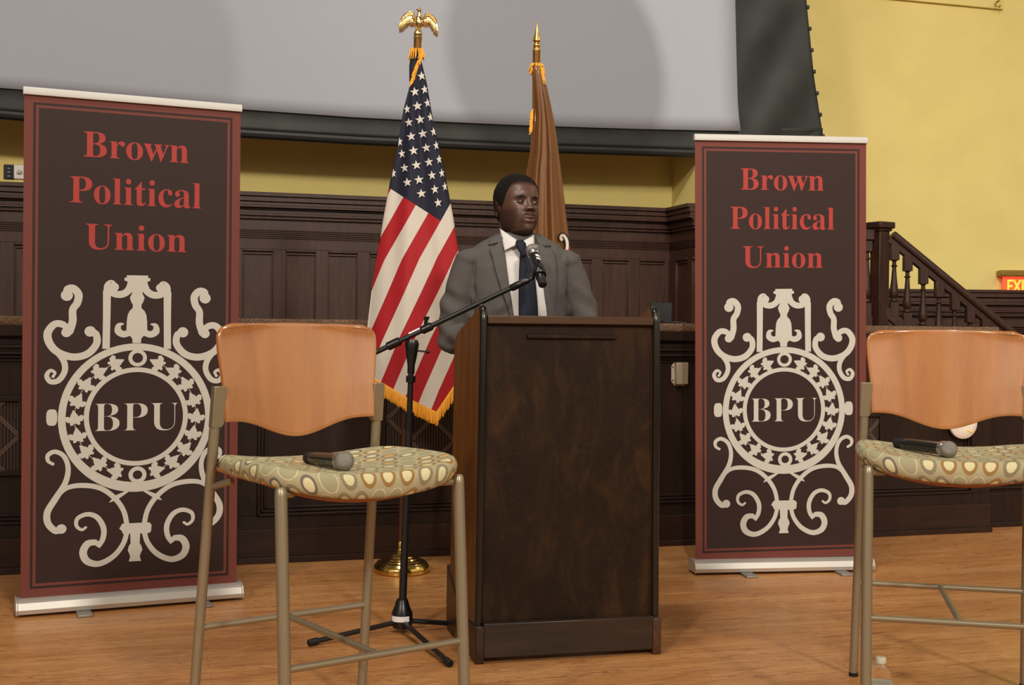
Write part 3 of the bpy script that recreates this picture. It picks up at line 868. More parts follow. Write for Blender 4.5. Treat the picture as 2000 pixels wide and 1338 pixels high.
# lattice grilles let into the stage front
M_lattice_bg = mat('grille_cloth', lin(40, 26, 20), 0.9, build=noise_tint(lin(30, 19, 14), lin(46, 30, 23), 90, 0.3, 300))
M_lattice = mat('wire_lattice', lin(98, 80, 68), 0.5, 0.3)
def lattice(x0, x1, y0, y1, label, xo):
    u0, zt = wl(x0, y0, 0.02); u1, zb = wl(x1, y1, 0.02)
    w, h = u1 - u0, zt - zb
    t = empty('vent_grille', wpt((u0 + u1) / 2, 0.022, zb), WA, label, 'grille', 'lattice grilles in the stage front')
    bm = new(); box(bm, -w / 2, w / 2, -0.006, 0, 0, h)
    obj('backing', bm, M_lattice_bg, t)
    bm = new()
    for z in (-0.008, h - 0.016): box(bm, -w / 2 - 0.024, w / 2 + 0.024, -0.02, 0, z, z + 0.024)
    for x in (-w / 2 - 0.02, w / 2 - 0.004): box(bm, x, x + 0.024, -0.02, 0, 0, h)
    obj('frame', bm, M_stagewood, t, bevel=0.003)
    bm = new()
    st = 0.225
    def clip(a, b):
        # keep the wire inside the opening
        (xa, za), (xb, zb_) = a, b
        t0, t1 = 0.0, 1.0
        for p_, dlt, lo_, hi_ in ((xa, xb - xa, -w / 2, w / 2), (za, zb_ - za, 0, h)):
            if abs(dlt) < 1e-9: continue
            q0, q1 = sorted(((lo_ - p_) / dlt, (hi_ - p_) / dlt)); t0, t1 = max(t0, q0), min(t1, q1)
        if t1 - t0 < 1e-3: return None
        return (xa + t0 * (xb - xa), za + t0 * (zb_ - za)), (xa + t1 * (xb - xa), za + t1 * (zb_ - za))
    for off in np.arange(-3, 3, st):
        for sg in (1, -1):
            for dd in (-0.007, 0.007):
                x_ = off + xo + dd
                c_ = clip((x_ - sg * 1.0, h / 2 - 1.0), (x_ + sg * 1.0, h / 2 + 1.0))
                if c_:
                    (xa, za), (xb, zb_) = c_
                    dx, dz = xb - xa, zb_ - za; L_ = sqrt(dx * dx + dz * dz); nx_, nz_ = -dz / L_ * 0.004, dx / L_ * 0.004
                    vs = [bm.verts.new(q) for q in ((xa + nx_, -0.009, za + nz_), (xb + nx_, -0.009, zb_ + nz_), (xb - nx_, -0.009, zb_ - nz_), (xa - nx_, -0.009, za - nz_))]
                    f = bm.faces.new(vs)
    r = bmesh.ops.extrude_face_region(bm, geom=bm.faces[:])
    for v in [g for g in r['geom'] if isinstance(g, bmesh.types.BMVert)]: v.co.y += 0.003
    for off in np.arange(-w / 2, w / 2, 0.014): box(bm, off, off + 0.0025, -0.0065, -0.005, 0, h)
    obj('lattice', bm, M_lattice, t, smooth=False)
lattice(-150, 38, 778, 925, 'lattice grille in the stage front at the far left, beside the banner', 0.05)
lattice(752, 945, 700, 930, 'lattice grille in the stage front behind the striped flag', 0.06)
lattice(1560, 1716, 810, 880, 'lattice grille in the stage front behind the right stool', 0.03)
# music stand on the stage
p = wpt(wl(1293, 622, 1.15)[0], 1.15, LEDGE)
t = empty('music_stand', p, WA - 0.15, 'black music stand on the stage behind the right end of the lectern', 'music stand')
S7 = (p - EYE).length / FPX
h0 = CAM_H + (643 - 630) * S7 - LEDGE; h1 = CAM_H + (643 - 591) * S7 - LEDGE
bm = new()
vs = [bm.verts.new(q) for q in ((-22 * S7, 0.04, h1), (23 * S7, 0.04, h1), (17 * S7, -0.03, h0), (-10 * S7, -0.03, h0))]
f = bm.faces.new(vs); r = bmesh.ops.extrude_face_region(bm, geom=[f])
for v in [g for g in r['geom'] if isinstance(g, bmesh.types.BMVert)]: v.co.y += 0.012
obj('desk', bm, M_rubber, t, bevel=0.003)
bm = new(); box(bm, -8 * S7, 15 * S7, -0.075, -0.02, h0 - 0.006, h0)
obj('ledge', bm, M_black_metal, t, bevel=0.002)
bm = new(); tube(bm, [(0, 0.03, 0.02), (0, 0.03, max(h0 + 0.02, 0.03))], 0.011, 10)
obj('pole', bm, M_black_metal, t)
for k in range(3):
    a = 2 * pi * k / 3 + 0.4
    bm = new(); tube(bm, [(0, 0.03, 0.02), (0.2 * cos(a), 0.03 + 0.2 * sin(a), 0.007)], 0.006, 8)
    obj('leg', bm, M_black_metal, t)

# two unseen globes added above the frame to cast round shadows on the screen
M_shadow_globe = mat('shadow_globe_white', lin(200, 196, 188), 0.4)
for k, (x_, y_, r_) in enumerate(((238, 100, 218), (1087, 118, 216))):
    u_, z_ = wl(x_, y_, SV); S_ = wpt(u_, SV, z_); c_ = ADDED_SCREEN_LIGHT + (S_ - ADDED_SCREEN_LIGHT) * 0.52
    rad = r_ * S_.y / FPX * 0.52
    bm = new(); ellipsoid(bm, (0, 0, 0), (rad, rad, rad), u=40, v=24); tube(bm, [(0, 0, rad - 0.02), (0, 0, rad + 0.6)], 0.012, 8)
    o = obj('shadow_globe', bm, M_shadow_globe); o.location = c_; o['kind'] = 'structure'

# ------------------------------------------------------------------ bar stools
def fabric_fn(N):
    uv = N.n('ShaderNodeUVMap').outputs[0]
    base = lin(176, 166, 128)
    col = N.mix(N.noise(N.map(uv, scale=(9, 9, 1)), 1.0, 2), lin(184, 175, 144), lin(166, 154, 120))
    def layer(col, cell, off, seed, kind):
        m = N.n('ShaderNodeMapping'); N.l(uv, m.inputs[0])
        m.inputs['Scale'].default_value = (1.38 / cell[0], 1.38 / cell[1], 1); m.inputs['Location'].default_value = (off[0], off[1], 0)
        sp = N.n('ShaderNodeSeparateXYZ'); N.l(m.outputs[0], sp.inputs[0])
        fy = N.m('FLOOR', sp.outputs[1])
        x = N.m('ADD', sp.outputs[0], N.m('MULTIPLY', N.m('MODULO', N.m('ABSOLUTE', fy), 2.0), 0.5))
        fx = N.m('FLOOR', x)
        lx = N.m('MULTIPLY', N.m('SUBTRACT', N.m('SUBTRACT', x, fx), 0.5), cell[0])
        ly = N.m('MULTIPLY', N.m('SUBTRACT', N.m('SUBTRACT', sp.outputs[1], fy), 0.5), cell[1])
        r = N.m('SQRT', N.m('ADD', N.m('MULTIPLY', lx, lx), N.m('MULTIPLY', ly, ly)))
        c = N.n('ShaderNodeCombineXYZ'); N.l(fx, c.inputs[0]); N.l(fy, c.inputs[1]); c.inputs[2].default_value = seed
        w = N.n('ShaderNodeTexWhiteNoise'); N.l(c.outputs[0], w.inputs['Vector'])
        rnd = w.outputs['Value']
        inside = lambda a: N.m('LESS_THAN', r, a)
        between = lambda a, b: N.m('MULTIPLY', N.m('GREATER_THAN', r, a), N.m('LESS_THAN', r, b))
        sel = lambda a, b: N.m('MULTIPLY', N.m('GREATER_THAN', rnd, a), N.m('LESS_THAN', rnd, b))
        ang = N.m('ARCTAN2', ly, lx)
        burst = N.m('GREATER_THAN', N.m('SINE', N.m('MULTIPLY', ang, 34.0)), 0.1)
        # pale outline disc
        k = sel(0.0, 0.3)
        col = N.mix(N.m('MULTIPLY', k, inside(0.033)), col, lin(166, 160, 128))
        col = N.mix(N.m('MULTIPLY', k, between(0.031, 0.035)), col, lin(206, 198, 160))
        # thick rings, ochre or dark grey, with a cream centre
        k = sel(0.3, 0.5); col = N.mix(N.m('MULTIPLY', k, inside(0.031)), col, lin(156, 122, 70))
        k2 = sel(0.5, 0.66); col = N.mix(N.m('MULTIPLY', k2, inside(0.029)), col, lin(118, 108, 100))
        # bursts
        k3 = sel(0.66, 1.0); col = N.mix(N.m('MULTIPLY', N.m('MULTIPLY', k3, between(0.019, 0.032)), burst), col, lin(88, 80, 62))
        col = N.mix(N.m('MULTIPLY', sel(0.3, 1.0), inside(0.0195)), col, lin(218, 208, 166))
        col = N.mix(N.m('MULTIPLY', sel(0.85, 1.0), inside(0.0195)), col, lin(208, 164, 100))
        return col
    col = layer(col, (0.078, 0.066), (0.21, 0.13), 1.0, 0)
    N.l(col, N.b.inputs['Base Color'])
    N.bump(N.noise(uv, 900, 2), 0.08, 0.001)
M_fabric = mat('circle_print_upholstery', lin(176, 166, 128), 0.8, spec=0.25, build=fabric_fn)

WF, WF2, DF, DF2, ZF = 0.255, 0.256, 0.221, 0.269, 0.746
WBK, WB2, DB, DB2, ZT, ZS = 0.245, 0.264, 0.181, 0.300, 0.972, 0.316
def seat_z(x, y):
    tx = abs(x) / 0.283; ty = (y + 0.025) / 0.245
    z = 0.763 + 0.040 * tx ** 2.2
    z += 0.012 * max(0, ty) ** 2 * (1 - 0.4 * tx) + 0.010 * max(0, -ty) ** 2.0 * (1 - 0.6 * tx)
    return z
def seat_under(x, y):
    tx = abs(x) / 0.283; ty = (y + 0.025) / 0.245
    return 0.768 + 0.040 * tx ** 2.2 + 0.010 * max(0, ty) ** 2 - 0.010 * max(0, -ty) ** 2 * (1 - 0.6 * tx)
def seat_outline(phi, k):
    c, s = cos(phi), sin(phi); e = 2 / 4.2
    x = math.copysign(abs(c) ** e, c); y = math.copysign(abs(s) ** e, s)
    hw = 0.283 if y < 0 else 0.283 - 0.016 * y
    return x * hw * k, -0.025 + y * 0.245 * k
def build_stool():
    t = empty('bar_stool')
    # cushion
    bm = new(); uvl = bm.loops.layers.uv.new('UVMap')
    nph = 72
    rows = [(k / 10.0, 0.0, 0.0) for k in range(0, 10)]
    th = 0.054
    for j in range(0, 9):
        a = pi * j / 8
        rows.append((0.925 + 0.075 * sin(a), -(th / 2) * (1 - cos(a)), 0.058 * j / 8))
    rows += [(k, -th, 0.07) for k in (0.8, 0.5, 0.0)]
    V = []; UV = []
    for k, dz, extra in rows:
        R = []; Q = []
        for i in range(nph):
            phi = 2 * pi * i / nph
            x, y = seat_outline(phi, k); 
            w_ = min(1.0, -dz / th); R.append(bm.verts.new((x, y, (seat_z(x, y)) * (1 - w_) + (seat_under(x, y) - th) * w_)))
            ku = min(k, 0.925) if extra else k
            ux, uy = seat_outline(phi, ku); L_ = max(sqrt(ux * ux + (uy + .025) ** 2), 1e-6)
            Q.append((ux * (1 + extra * 1.3 / L_), uy + (uy + 0.025) * extra * 1.3 / L_))
        V.append(R); UV.append(Q)
    for j in range(len(V) - 1):
        for i in range(nph):
            i2 = (i + 1) % nph
            f = bm.faces.new((V[j][i], V[j][i2], V[j + 1][i2], V[j + 1][i]))
            for lp, q in zip(f.loops, (UV[j][i], UV[j][i2], UV[j + 1][i2], UV[j + 1][i])): lp[uvl].uv = q
    bmesh.ops.remove_doubles(bm, verts=V[0] + V[-1], dist=1e-5)
    seat = obj('seat_cushion', bm, M_fabric, t, sharp=0)
    # thin moulded pan under it
    bm = new()
    def pan(s, q):
        x, y = (s - 0.5) * 0.49, -0.20 + q * 0.40
        return (x, y, 0.698 + 0.044 * (abs(x) / 0.245) ** 2 + 0.006 * max(0, (q - 0.5) * 2) ** 2 - 0.006 * max(0, (0.5 - q) * 2) ** 2)
    grid(bm, 24, 16, pan)
    o = obj('seat_pan', bm, M_plyedge, t)
    md = o.modifiers.new('ply', 'SOLIDIFY'); md.thickness = 0.011; md.offset = 1
    # backrest: a bent plywood shield
    bm = new()
    ZLO, ZHI = 0.842, 1.127
    def back(s, q):
        X = (s - 0.5) * 2
        hw = interp(q, [0, 0.12, 0.35, 0.7, 0.84, 0.91, 0.96, 0.985, 1.0], [0.226, 0.2275, 0.230, 0.241, 0.243, 0.241, 0.232, 0.221, 0.200])
        zl = 0.876 - 0.049 * (0.5 + 0.5 * cos(pi * min(1, abs(X) / 0.92))) ** 1.2
        zh = 1.142 - 0.007 * X * X
        z = zl + (zh - zl) * q
        y = 0.180 + 0.040 * (1 - X * X) + 0.10 * (z - 0.97)
        return (X * hw, y, z)
    grid(bm, 40, 30, back)
    o = obj('backrest', bm, M_ply, t)
    md = o.modifiers.new('ply', 'SOLIDIFY'); md.thickness = 0.013; md.offset = 0
    md = o.modifiers.new('edge', 'BEVEL'); md.width = 0.003; md.segments = 2; md.limit_method = 'ANGLE'; md.angle_limit = radians(50)
    # legs
    for s in (-1, 1):
        bm = new()
        top = Vector((s * WF, -DF, ZF)); bot = Vector((s * WF2, -DF2, 0.012))
        d_ = (top - bot).normalized()
        tube(bm, [bot, top - d_ * 0.02, top - d_ * 0.006, top + d_ * 0.002], [0.0155, 0.0155, 0.0145, 0.010], 16)
        lg = obj('leg', bm, M_steel, t)
        bm = new(); tube(bm, [top - d_ * 0.016, Vector((s * (WF - 0.045), -DF + 0.03, ZF - 0.020))], 0.0095, 10)
        obj('seat_bracket', bm, M_steel, lg)
        bm = new(); lathe(bm, [(0, 0), (0.016, 0), (0.0165, 0.012), (0, 0.014)], 16); 
        o = obj('foot_cap', bm, M_rubber, lg); o.location = (s * WF2, -DF2, 0)
        # rear leg rising into a flat post
        bm = new()
        top = Vector((s * WBK, DB, ZT)); bot = Vector((s * WB2, DB2, 0.012)); d_ = (top - bot).normalized()
        at_ = lambda z: bot + (top - bot) * ((z - bot.z) / (top.z - bot.z))
        tube(bm, [bot, at_(0.84), at_(0.875)], [0.0140, 0.0140, 0.0135], 16)
        w0, w1 = (at_(0.875), top)
        vs = []
        for p_, hw in ((at_(0.862), 0.0135), (at_(0.872), 0.0172), (w1, 0.0178)):
            vs.append([bm.verts.new(p_ + Vector((sx * hw - s * (hw - 0.0135), sy * 0.0125 - 0.002, 0))) for sx, sy in ((-1, -1), (1, -1), (1, 1), (-1, 1))])
        for A_, B_ in zip(vs, vs[1:]):
            for i in range(4): bm.faces.new((A_[i], A_[(i + 1) % 4], B_[(i + 1) % 4], B_[i]))
        bm.faces.new(vs[0]); bm.faces.new(vs[-1])
        lg = obj('leg', bm, M_steel, t, bevel=0.002)
        bm = new(); tube(bm, [at_(0.70), Vector((s * (WBK - 0.03), DB - 0.03, 0.722))], 0.0095, 10)
        obj('seat_bracket', bm, M_steel, lg)
        bm = new(); lathe(bm, [(0, 0), (0.0145, 0), (0.015, 0.012), (0, 0.014)], 16)
        o = obj('foot_cap', bm, M_rubber, lg); o.location = (s * WB2, DB2, 0)
    onf = lambda s, z: Vector((s * (WF2 + (WF - WF2) * z / ZF), -(DF2 + (DF - DF2) * z / ZF), z))
    onb = lambda s, z: Vector((s * (WB2 + (WBK - WB2) * z / ZT), DB2 + (DB - DB2) * z / ZT, z))
    bm = new(); tube(bm, [onf(-1, ZS), onf(1, ZS)], 0.0092, 12); obj('footrest', bm, M_steel, t)
    bm = new(); tube(bm, [onb(-1, ZS), onb(1, ZS)], 0.0092, 12); obj('stretcher', bm, M_steel, t)
    bm = new(); tube(bm, [(onf(-1, ZS) + onf(1, ZS)) / 2, (onb(-1, ZS) + onb(1, ZS)) / 2], 0.0092, 12); obj('stretcher', bm, M_steel, t)
    return t
st1 = build_stool()
st1.location = (-0.474, 3.321, 0); st1.rotation_euler = (0, 0, 0.633)
tag(st1, 'bar stool in the left foreground, turned away, orange wooden back, microphone on the seat', 'stool', 'bar stools with circle-print seats')
st2 = dup(st1)
st2.location = (1.326, 3.765, 0); st2.rotation_euler = (0, 0, -0.222)
tag(st2, 'bar stool at the right edge, facing straight forward, with the water bottle at its foot', 'stool', 'bar stools with circle-print seats')

# ------------------------------------------------------------------ microphones
def build_mic(tail_band=True):
    """axis +x: tail at 0, head at the far end; rests with its axis at z = 0"""
    t = empty('microphone')
    RX = Matrix.Rotation(pi / 2, 4, 'Y')
    bm = new(); lathe(bm, [(0, 0.0), (0.0125, 0.0), (0.0145, 0.004), (0.0150, 0.03), (0.0165, 0.032), (0.0172, 0.05), (0.0182, 0.10), (0.0190, 0.165), (0.0195, 0.172), (0.0, 0.174)], 28, RX)
    obj('body', bm, M_mic, t)
    bm = new(); lathe(bm, [(0.0135, -0.001), (0.0158, 0.002), (0.0160, 0.028), (0.0135, 0.03)], 28, RX)
    obj('tail_band', bm, M_rubber, t)
    bm = new(); lathe(bm, [(0.0190, 0.170), (0.0235, 0.178), (0.0240, 0.186), (0.0225, 0.190), (0.016, 0.190)], 28, RX)
    obj('collar', bm, M_ring, t)
    bm = new()
    prof = [(0.0, 0.178), (0.0195, 0.178)] + [(0.0252 * cos(a), 0.202 + 0.0252 * sin(a)) for a in np.linspace(-0.9, pi / 2 - 0.001, 14)] + [(0.0, 0.2272)]
    lathe(bm, prof, 32, RX)
    obj('grille', bm, M_grille, t)
    return t
def lay(o, tail, head):
    d_ = (head - tail).normalized()
    q = d_.to_track_quat('X', 'Z')
    o.rotation_mode = 'QUATERNION'; o.rotation_quaternion = q
    o.location = head - d_ * 0.202
def on_seat(st, x, y):
    c, s = cos(st.rotation_euler[2]), sin(st.rotation_euler[2])
    return Vector((st.location[0] + c * x - s * y, st.location[1] + s * x + c * y, seat_z(x, y)))
def seat_hit(st, px_, py_, up):
    """the place on the seat top, up metres above it, that lies along this ray"""
    c, s = cos(st.rotation_euler[2]), sin(st.rotation_euler[2])
    d_ = ray(px_, py_)
    for k in np.linspace(2.6, 5.2, 2600):
        P_ = EYE + d_ * k
        dx, dy = P_.x - st.location[0], P_.y - st.location[1]
        x, y = c * dx + s * dy, -s * dx + c * dy
        if abs(x) < 0.26 and abs(y) < 0.25 and P_.z <= seat_z(x, y) + up: return P_
    return None
mic1 = build_mic()
hd = seat_hit(st1, 673, 901, 0.0245)
tl = hd + Vector((-0.112, 0.150, 0.0))
lay(mic1, tl, hd)
# rest the tail end on the seat
c, s = cos(0.633), sin(0.633)
for _ in range(1):
    d_ = (mic1.location - hd); dx, dy = tl.x - st1.location[0], tl.y - st1.location[1]
    tl.z = seat_z(c * dx + s * dy, -s * dx + c * dy) + 0.0165
lay(mic1, tl, hd)
tag(mic1, 'black wireless microphone with a round silver head lying on the left stool seat', 'microphone', 'black handheld microphones')
mic2 = dup(mic1)
hd = seat_hit(st2, 1853, 878, 0.0245)
tl = hd + Vector((-0.098, 0.165, 0.0))
c, s = cos(-0.222), sin(-0.222); dx, dy = tl.x - st2.location[0], tl.y - st2.location[1]
tl.z = seat_z(c * dx + s * dy, -s * dx + c * dy) + 0.0165
lay(mic2, tl, hd)
tag(mic2, 'black wireless microphone with a silver collar lying on the right stool seat', 'microphone', 'black handheld microphones')

# ------------------------------------------------------------------ lectern
LA = radians(14.0)
M_lecblock = mat('worn_block_wood', lin(78, 52, 34), 0.4, build=wood_fn(lin(60, 38, 24), lin(78, 50, 32), lin(104, 72, 48), (10, 10, 3), 0.05))
_l = flr(926, 1296); _r = flr(1294, 1280)
LW = 0.664
LO = (_l + _r) / 2
t = empty('lectern', (LO.x, LO.y, 0), LA, 'tall dark wooden lectern with black rounded side edges that the man stands behind', 'lectern')
LH, LD = 1.205, 0.47
hwT, hwB = 0.318, 0.328
def hwz(z): return hwB + (hwT - hwB) * z / LH
side = [(0.03, 0.0), (0.03, LH - 0.02), (0.045, LH - 0.006), (0.065, LH), (0.10, LH - 0.012), (LD - 0.06, LH - 0.088), (LD, LH - 0.125), (LD + 0.005, 0.0)]
for sx in (-1, 1):
    bm = new()
    A_ = [bm.verts.new((sx * hwz(z), y, z)) for y, z in side]; B_ = [bm.verts.new((sx * (hwz(z) - 0.022), y, z)) for y, z in side]
    bm.faces.new(A_); bm.faces.new(B_)
    for i in range(len(side)): bm.faces.new((A_[i], A_[(i + 1) % len(side)], B_[(i + 1) % len(side)], B_[i]))
    o = obj('side_panel', bm, M_lecside, t, bevel=0.002)
    bm = new()
    path = [(0.024, 0.03), (0.024, 0.6), (0.024, LH - 0.045), (0.028, LH - 0.022), (0.038, LH - 0.008), (0.052, LH - 0.002), (0.066, LH - 0.003)]
    pts = [Vector((sx * (hwz(z) - 0.010), y, z)) for y, z in path]
    rings = tube(bm, pts, [0.0135, 0.0135, 0.0135, 0.0135, 0.013, 0.012, 0.010], 16)
    obj('edge_trim', bm, M_lecblack, o)
bm = new()
vs = [(-hwz(0.08) + 0.022, 0.08), (hwz(0.08) - 0.022, 0.08), (hwT - 0.022, 1.152), (-hwT + 0.022, 1.152)]
prism(bm, vs, 'y', 0.034, 0.054)
obj('front_panel', bm, M_lectern, t, bevel=0.001)
bm = new()
# shallow moulded pencil strip near the top of the front
prism(bm, [(-0.155, 1.098), (0.165, 1.098), (0.165, 1.112), (-0.155, 1.112)], 'y', 0.022, 0.036)
obj('front_batten', bm, M_lectern, t, bevel=0.004)
bm = new(); box(bm, -hwT + 0.022, hwT - 0.022, 0.012, 0.062, 1.148, 1.176)
obj('top_board', bm, M_lectop, t, bevel=0.003)
bm = new()
prism(bm, [(0.055, 1.148), (0.055, 1.166), (LD, 1.062), (LD, 1.044)], 'x', -hwT + 0.022, hwT - 0.022)
obj('desk_top', bm, M_lectop, t, bevel=0.002)
bm = new(); box(bm, -hwT + 0.022, hwT - 0.022, LD - 0.016, LD, 1.06, 1.078)
obj('desk_lip', bm, M_lectop, t, bevel=0.003)
bm = new(); box(bm, -hwB + 0.02, hwB - 0.02, 0.06, LD - 0.01, 0.62, 0.64)
obj('shelf', bm, M_lecside, t, bevel=0.002)
bm = new(); box(bm, -LW / 2 + 0.028, LW / 2 - 0.028, 0.0, 0.03, 0.018, 0.135)
obj('plinth', bm, M_lecbase, t, bevel=0.004)
for sx in (-1, 1):
    bm = new()
    prism(bm, [(-0.004, 0.006), (-0.004, 0.128), (0.05, 0.128), (0.14, 0.122), (LD - 0.16, 0.150), (LD + 0.04, 0.245), (LD + 0.045, 0.05), (LD + 0.03, 0.006), (LD - 0.06, 0.0), (LD - 0.09, 0.025), (0.09, 0.025), (0.06, 0.0), (0.0, 0.0)], 'x', sx * (LW / 2 - 0.030), sx * LW / 2)
    obj('foot_block', bm, M_lecblock if sx > 0 else M_lecbase, t, bevel=0.004)

# ------------------------------------------------------------------ microphone stand
hub = flr(785, 1236); hub.z = 0
t = empty('microphone_stand', hub, 0, 'black tripod microphone stand with a boom arm, left of the lectern', 'microphone stand')
L_ = lambda P_: P_ - hub
topP = L_(at(804, 690, hub.y - 0.02)); base0 = Vector((0, 0, 0.06))
axis = (topP - base0).normalized()
bm = new(); tube(bm, [base0, base0 + axis * 0.70], 0.0145, 16); 
obj('lower_pole', bm, M_black_metal, t)
bm = new(); tube(bm, [base0 + axis * 0.695, base0 + axis * 0.76], 0.018, 16); obj('height_clutch', bm, M_black_plastic, t)
bm = new(); tube(bm, [base0 + axis * 0.75, topP], 0.0105, 14); obj('upper_pole', bm, M_black_metal, t)
bm = new()
lathe(bm, [(0, 0.018), (0.034, 0.02), (0.040, 0.035), (0.039, 0.075), (0.028, 0.10), (0.021, 0.125), (0.0, 0.128)], 24)
hubo = obj('hub', bm, M_black_plastic, t)
bm = new()
n = 10
va = []
for k in range(n + 1):
    a = radians(-150 + 105 * k / n)
    va.append((bm.verts.new((0.0410 * cos(a), 0.0410 * sin(a), 0.048)), bm.verts.new((0.0410 * cos(a), 0.0410 * sin(a), 0.068))))
for k in range(n): bm.faces.new((va[k][0], va[k + 1][0], va[k + 1][1], va[k][1]))
r = bmesh.ops.extrude_face_region(bm, geom=bm.faces[:])
for v in [g for g in r['geom'] if isinstance(g, bmesh.types.BMVert)]: v.co.x *= 0.97; v.co.y *= 0.97
obj('tape_label', bm, M_white_tape, hubo)
for ex_, ey_ in ((602, 1256), (880, 1297), (900, 1219)):
    e = L_(flr(ex_, ey_, 0.013)); e.z = 0.013
    e = e.normalized() * min(e.length, 0.345) if ex_ == 900 else e
    e.z = 0.013
    st_ = Vector((e.x, e.y, 0)).normalized() * 0.03 + Vector((0, 0, 0.042))
    bm = new(); tube(bm, [st_, e], 0.0095, 12); lg = obj('leg', bm, M_black_metal, t)
    d_ = (e - st_).normalized()
    bm = new(); tube(bm, [e - d_ * 0.038, e - d_ * 0.004, e], [0.0128, 0.0128, 0.010], 14); obj('rubber_foot', bm, M_rubber, lg)
# boom
cl = L_(at(806, 654, hub.y - 0.02))
btip = L_(at(1040, 543, 4.60)); bdir = (btip - cl).normalized()
rear = cl - bdir * 0.42
bm = new(); tube(bm, [rear, cl + bdir * 0.05, btip], [0.0098, 0.0098, 0.0088], 14); boom = obj('boom_arm', bm, M_black_metal, t)
bm = new(); tube(bm, [cl - bdir * 0.105, cl - bdir * 0.10, cl - bdir * 0.055, cl - bdir * 0.05], [0.012, 0.0165, 0.0165, 0.012], 14); obj('boom_grip', bm, M_black_plastic, boom)
bm = new(); tube(bm, [cl + bdir * 0.035, cl + bdir * 0.04, cl + bdir * 0.075, cl + bdir * 0.08], [0.012, 0.0160, 0.0160, 0.012], 14); obj('boom_grip', bm, M_black_plastic, boom)
bm = new(); tube(bm, [rear - bdir * 0.09, rear + bdir * 0.01], 0.020, 16); obj('counterweight', bm, M_black_metal, boom)
bm = new(); q = cl + bdir * 0.05; tube(bm, [q, q + Vector((0.004, 0, 0.03)), q + Vector((0.006, -0.002, 0.046))], [0.006, 0.007, 0.012], 10); obj('boom_knob', bm, M_black_plastic, boom)
bm = new(); tube(bm, [topP - axis * 0.075, topP - axis * 0.045, topP - axis * 0.01, topP + axis * 0.035, topP + axis * 0.05], [0.0135, 0.0135, 0.020, 0.026, 0.020], 14, flat=0.8); obj('boom_clutch', bm, M_black_plastic, t)
bm = new(); q = topP + axis * 0.012; tube(bm, [q, q + Vector((0.058, -0.012, -0.006))], 0.0034, 8); ellipsoid(bm, q + Vector((0.060, -0.012, -0.006)), (0.007, 0.007, 0.0085), u=10, v=8); obj('clutch_handle', bm, M_black_plastic, t)
bm = new(); q = topP - axis * 0.095; tube(bm, [q - axis * 0.012, q + axis * 0.012], 0.0175, 14); obj('pole_collar', bm, M_black_plastic, t)
bm = new(); q = cl + bdir * 0.005 + Vector((0, 0, 0.009)); tube(bm, [q - bdir * 0.02, q + bdir * 0.025], 0.0055, 8); obj('boom_sticker', bm, M_white_tape, boom)
# microphone in its clip
mic3 = dup(mic1)
hd = at(1040, 489, 4.71); tl = at(1063, 566, 4.545)
lay(mic3, tl, hd)
tag(mic3, 'black microphone with two white marks, held in the boom arm before the speaker', 'microphone', 'black handheld microphones')
mdir = (hd - tl).normalized(); mtail = mic3.location.copy()
clipc = L_(mtail + mdir * 0.075)
bm = new(); tube(bm, [btip, clipc + Vector((-0.022, 0.0, -0.006))], 0.0085, 10); obj('clip_stem', bm, M_black_plastic, boom)
bm = new(); tube(bm, [btip - bdir * 0.09, btip - bdir * 0.085, btip - bdir * 0.02, btip - bdir * 0.012], [0.010, 0.0135, 0.0135, 0.009], 12); obj('boom_end', bm, M_black_plastic, boom)
bm = new()
side_ = mdir.cross(Vector((0, 1, 0))).normalized(); fwd_ = mdir.cross(side_).normalized()
va = []
for k in range(15):
    a = radians(-140 + 280 * k / 14) + pi
    for_ = side_ * cos(a) + fwd_ * sin(a)
    va.append([bm.verts.new(clipc + for_ * 0.0205 + mdir * h_) for h_ in (-0.024, 0.024)])
for k in range(14): bm.faces.new((va[k][0], va[k + 1][0], va[k + 1][1], va[k][1]))
o = obj('mic_clip', bm, M_black_plastic, boom); md = o.modifiers.new('wall', 'SOLIDIFY'); md.thickness = 0.003; md.offset = 1
bm = new()
side3 = Vector((0, 1, 0)); 
for h_, hh in ((0.150, 0.012), (0.132, 0.010)):
    va = []
    for k in range(7):
        a = radians(-62 + 62 * k / 6)
        va.append([bm.verts.new(Vector((h2, 0.0193 * sin(a), 0.0193 * cos(a)))) for h2 in (h_ - hh / 2, h_ + hh / 2)])
    for k in range(6): bm.faces.new((va[k][0], va[k + 1][0], va[k + 1][1], va[k][1]))
r = bmesh.ops.extrude_face_region(bm, geom=bm.faces[:])
for v in [g for g in r['geom'] if isinstance(g, bmesh.types.BMVert)]: v.co.y *= 1.02; v.co.z *= 1.02
wm = obj('white_mark', bm, M_white_tape, mic3)
# turn the marks to the front
inv = mic3.rotation_quaternion.inverted()
vd = inv @ (EYE - hd).normalized(); ang_ = atan2(-vd.y, vd.z)
wm.rotation_euler = (ang_ + radians(18), 0, 0)

